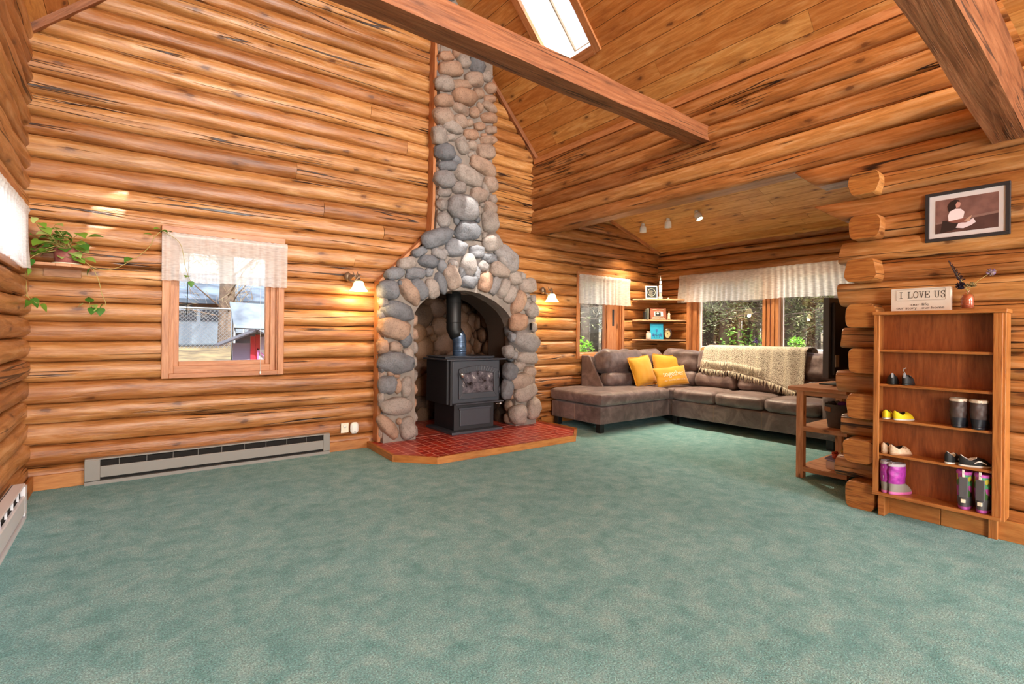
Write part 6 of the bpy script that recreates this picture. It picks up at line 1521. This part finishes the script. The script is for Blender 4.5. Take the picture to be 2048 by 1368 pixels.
for (xr, yr, cnt) in regions:
    for _ in range(cnt):
        for _t in range(20):
            x, y = random.uniform(*xr), random.uniform(*yr)
            if okspot(x, y, .9): break
        spots.append((x, y)); k = random.choice((0, 1, 1, 2, 3))
        o = protos[k] if not used[k] else copytree(protos[k]); used[k] = True
        o.location = (x, y, .04 * (x - 7) + .2); o.rotation_euler = (0, 0, random.uniform(0, 6)); sc_ = random.uniform(.8, 1.25); o.scale = (sc_, sc_, sc_); tag(o, tl[k], 'tree', tg[k])
# trees past the yard
yt = [(2.05, 15.5, 3), (-3, 27, 0), (-.5, 30, 0), (3.5, 29, 0), (6.5, 27, 2), (1.5, 32, 3), (9, 26, 0)]
for i, (x, y, k) in enumerate(yt):
    o = copytree(protos[k]); o.location = (x, y, .25); o.rotation_euler = (0, 0, i); s_ = 1.15; o.scale = (s_, s_, s_)
    if i == 0: tag(o, 'single pine trunk in front of the neighbouring house', 'tree')
    else: tag(o, 'tree standing beyond the neighbouring house', 'tree', 'trees behind the neighbouring house')
# shrubs
def shrub(name, c, r, n, mat, label, group=None, lw=.03, cat='shrub'):
    t = thing(name, c, label, cat, group); mb = MB(); c = V(c)
    for i in range(n):
        d = V((random.gauss(0, 1), random.gauss(0, 1), random.gauss(0, 1))).normalized() * r[0] * random.random() ** .4; p = c + V((d.x, d.y, r[0] * .9 + d.z * r[1] / r[0])); mb.tone = random.random()
        e = V((random.gauss(0, 1), random.gauss(0, 1), random.gauss(0, .5))).normalized() * lw; s_ = e.cross(V((0, .3, 1))).normalized() * lw * .5
        mb.tri([p - e, p + s_, p + e, p - s_])
    build('leaves', mb, mat, t)
    mb = MB()
    for k in range(5): mb.tube([c + V((0, 0, -.2)), c + V((random.uniform(-.5, .5) * r[0], random.uniform(-.5, .5) * r[0], r[0]))], .012, 5)
    build('stems', mb, M['bark'], t)
shrub('leafy_bush', (5.95, 6.1, .55), (.34, .30), 600, M['bright'], 'bright green leafy branch just outside the narrow window', lw=.045)
for i, (x, y, lab) in enumerate(((8.5, 3.66, 'green potted herbs in the left of the deck planter'), (8.5, 3.1, 'green potted herbs in the right of the deck planter'))): shrub('planter_herbs', (x, y, .92), (.13, .13), 260, M['bright'], lab, None, .022, 'plant')
shrub('leafy_bush', (10.5, 5.6, .2), (.6, .7), 700, leafm('mid_green_leaves', '#3c6a28', '#6c9a3c', '#9ac060'), 'round green bush low in the forest window', lw=.05)
shrub('leafy_bush', (4.4, 18.8, 1.05), (.8, .6), 500, leafm('yellow_leaves', '#8a7a28', '#c8b030', '#e0c84a'), 'yellow blooming bush against the neighbouring house', lw=.07)
# deck planter + railing
pt_ = thing('deck_planter', (8.5, 3.3, .7), 'long white planter box on the deck rail outside the forest window', 'planter')
mb = MB(); mb.box(8.35, 2.85, .70, 8.65, 3.95, .92); build('trough', mb, M['white'], pt_, bevel=.01)
mb = MB(); mb.box(8.33, 2.83, .90, 8.67, 3.97, .935); build('rim', mb, M['white'], pt_)
dr = thing('deck_railing', (8.7, 4.2, 0), 'low white deck railing outside the forest window', 'railing')
mb = MB(); mb.box(8.66, 1.8, .93, 8.70, 5.7, .955); build('top_rail', mb, M['white'], dr)
for i in range(14): mb = MB(); mb.box(8.67, 1.85 + i * .29, .1, 8.69, 1.87 + i * .29, .93); build('baluster', mb, M['white'], dr)
mb = MB(); mb.box(6.9, 1.6, -.0, 8.9, 5.9, .12); tag(build('deck', mb, plain('deck_boards', '#8a8078', .8)), 'weathered grey deck floor outside the forest window', 'deck')
# hose reel / logs things seen on sill: dried arrangement
dg_ = thing('dried_arrangement', (6.6, 4.0, .86), 'tan dried seed heads and twigs on the sill behind the sofa', 'ornament')
mb = MB(); mb.blob((6.58, 4.09, .95), (.03, .045, .045), None, 3, .35); mb.blob((6.58, 4.03, .93), (.03, .03, .035), None, 5, .35); build('seed_head', mb, plain('dried_tan', '#c9a468', .8, var='#8a6a3c', vs=40), dg_)
mb = MB(); mb.tube([(6.58, 4.02, .93), (6.58, 4.05, 1.05)], .003, 5); mb.tube([(6.58, 4.02, .95), (6.58, 4.10, .99)], .003, 5); build('twigs', mb, M['yarn'], dg_)
bl_ = thing('pom_pom_ornament', (6.58, 3.93, .86), 'black fuzzy ball ornament on the sill behind the throw', 'ornament')
mb = MB(); mb.blob((6.56, 3.925, 1.01), (.035, .035, .04), None, 7, .2); build('ball', mb, plain('black_wool', '#141012', 1, bump=1, bscale=90), bl_); mb = MB(); mb.tube([(6.56, 3.925, .86), (6.56, 3.925, .98)], .006, 6); build('stalk', mb, M['bark'], bl_)
oc2 = thing('orchid', (6.62, 3.36, .86), 'purple orchid sprig standing on the sill by the window mullion', 'flower')
mb = MB(); mb.tube([(6.6, 3.36, .86), (6.6, 3.355, .98), (6.6, 3.35, 1.09)], .003, 5); build('stem', mb, M['vine'], oc2)
mb = MB(); 
for k in range(6): mb.blob((6.6, 3.35 + random.uniform(-.03, .03), 1.09 + random.uniform(-.035, .03)), (.012, .013, .012), None, k, .4)
build('petals', mb, plain('orchid_purple', '#4c3a78', .6), oc2)

# neighbouring house
nh = thing('neighbouring_house', (3.5, 22, 1.0), 'low brown house with a blue grey roof across the yard', 'house')
mb = MB(); mb.box(-6, 21, .1, 10, 27, 2.32); build('wall', mb, plain('brown_siding', '#6f5f55', .8, var='#5a4c46', vs=1.5), nh)
rfm = plain('blue_grey_shingles', '#22303e', .6, var='#5c6c7c', vs=1.6)
mb = MB(); mb.prism([(20.3, 2.25), (24.2, 3.5), (28, 2.25), (28, 2.1), (20.3, 2.1)], lambda y, z, x: (x, y, z), -7, 7.0); build('roof', mb, rfm, nh)
mb = MB(); mb.box(.4, 20.95, .9, 1.7, 21.0, 2.1); mb.box(4.2, 20.95, .9, 4.9, 21.0, 2.2); build('door', mb, plain('slate_door', '#3c5668', .6), nh)
for x in (2.2, 3.1): mb = MB(); mb.box(x, 20.94, 1.3, x + .7, 21.0, 2.0); build('window', mb, plain('dark_pane_%d' % int(x), '#38424c', .2), nh)
# chain link fence
cf = thing('chain_link_fence', (1.6, 12, .7), 'galvanised chain link fence across the back yard', 'fence')
mb = MB(); z0_, z1_ = .62, 1.60
x = -1.0
while x < 3.6:
    for sg_ in (1, -1):
        a = (x, 12, z0_) if sg_ > 0 else (x + (z1_ - z0_), 12, z0_); b_ = (x + (z1_ - z0_), 12, z1_) if sg_ > 0 else (x, 12, z1_)
        mb.tube([a, b_], .004, 3, caps=False)
    x += .075
galv = plain('galvanised_wire', '#9aa0a4', .4, metal=.7); build('wire_mesh', mb, galv, cf)
mb = MB(); mb.tube([(-1.2, 12, 1.61), (4.4, 12, 1.61)], .02, 8); build('top_rail', mb, galv, cf)
for x in (-1.1, 1.9, 4.3): mb = MB(); mb.tube([(x, 12, .4), (x, 12, 1.64)], .028, 8); build('post', mb, galv, cf)
# car
cr = thing('parked_car', (1.55, 18.5, .4), 'pale blue parked car behind the chain link fence', 'car'); carp = plain('pale_car_paint', '#8796a4', .3, coat=.5)
cz = .42; prof2 = [(0, .25), (0, .75), (.25, .9), (.9, .98), (1.3, 1.4), (2.7, 1.45), (3.3, 1.0), (4.0, .9), (4.1, .3)]
mb = MB(); mb.prism([(a, cz + b_) for a, b_ in prof2], lambda a, z, d: (-.4 + a, d, z), 17.7, 19.3); build('car_body', mb, carp, cr, bevel=.06)
mb = MB(); mb.prism([(a, cz + b_) for a, b_ in ((1.12, 1.02), (1.42, 1.34), (1.95, 1.36), (1.95, 1.02))], lambda a, z, d: (-.4 + a, d, z), 17.68, 17.71); mb.prism([(a, cz + b_) for a, b_ in ((2.05, 1.02), (2.05, 1.36), (2.62, 1.36), (3.0, 1.02))], lambda a, z, d: (-.4 + a, d, z), 17.68, 17.71); build('window', mb, plain('car_glass', '#3a4650', .1), cr)
for a in (.85, 3.2): mb = MB(); mb.lathe([(0, 0), (.33, 0), (.35, .05), (.35, .2), (0, .2)], (0, 0, 0), 20); mb.v = [V((-.4 + a + v.x, 17.65 + v.z, cz + .3 + v.y)) for v in mb.v]; build('wheel', mb, M['black'], cr)
# white canopy panel on posts and playhouse
cp = thing('canopy_panel', (1.6, 9, .8), 'pale tilted canopy sheet on thin posts behind the playhouse', 'canopy')
mb = MB(); mb.obox((1.98, 9.0, 1.385), (.72, 0, -.02), (0, .25, .21), (0, .01, -.008)); build('sheet', mb, plain('pale_tarp', '#64727e', .6, var='#26384c', vs=3.0), cp)
for x, y in ((1.27, 8.78), (2.65, 8.78), (1.3, 9.25), (2.66, 9.25)): mb = MB(); mb.tube([(x, y, .3), (x, y, 1.25 if y < 9 else 1.6)], .014, 8); build('post', mb, galv, cp)
mb = MB(); mb.box(1.28, 8.9, .5, 2.1, 8.95, 1.12); tag(build('dark_tarp', mb, plain('dark_blue_tarp', '#26303a', .7, var='#3f4c58', vs=6)), 'dark tarp hanging below the pale canopy sheet', 'tarp')
plh = thing('playhouse', (1.55, 8.0, .5), 'small wooden playhouse painted in rainbow stripes', 'playhouse')
sc = ['#d8344c', '#d8344c', '#c8b8d8', '#5aa87c', '#e8e0e0', '#3c8c94', '#c8783c', '#8a5aa8', '#5aa87c']
for i, c_ in enumerate(sc):
    mb = MB(); x = 1.36 + i * .062; top_ = 1.10 - abs(x - 1.42) * .45; mb.box(x, 7.98, .3, x + .058, 8.02, max(.9, top_)); build('plank', mb, plain('play_paint_%d' % i, c_, .5), plh)
mb = MB(); mb.box(1.14, 8.0, .3, 1.36, 8.04, .98); build('plank', mb, plain('play_lilac', '#8f86a8', .6), plh)
mb = MB()
for sd in (-1, 1): mb.obox((1.42 + sd * .22, 8.1, 1.06), (.25, 0, -.11 * sd), (0, .25, 0), (.004, 0, .012)); 
build('roof', mb, plain('play_roof', '#3c3c44', .6), plh)
mb = MB(); 
mb.box(1.44, 7.955, .62, 1.46, 7.97, .64); mb.box(1.44, 7.955, .88, 1.46, 7.97, .90); mb.box(1.44, 7.955, .62, 1.46, 7.97, .9); mb.box(1.66, 7.955, .62, 1.68, 7.97, .9)
mb.obox((1.56, 7.962, .76), (.11, 0, .12), (0, .005, 0), (-.006, 0, .006)); mb.obox((1.56, 7.962, .76), (.11, 0, -.12), (0, .005, 0), (.006, 0, .006))
wf = build('window_frame', mb, plain('play_pink', '#c878b8', .5), plh)
mb = MB(); mb.box(1.45, 7.972, .63, 1.67, 7.978, .89); build('window_board', mb, plain('play_white', '#e4dce4', .5), wf)
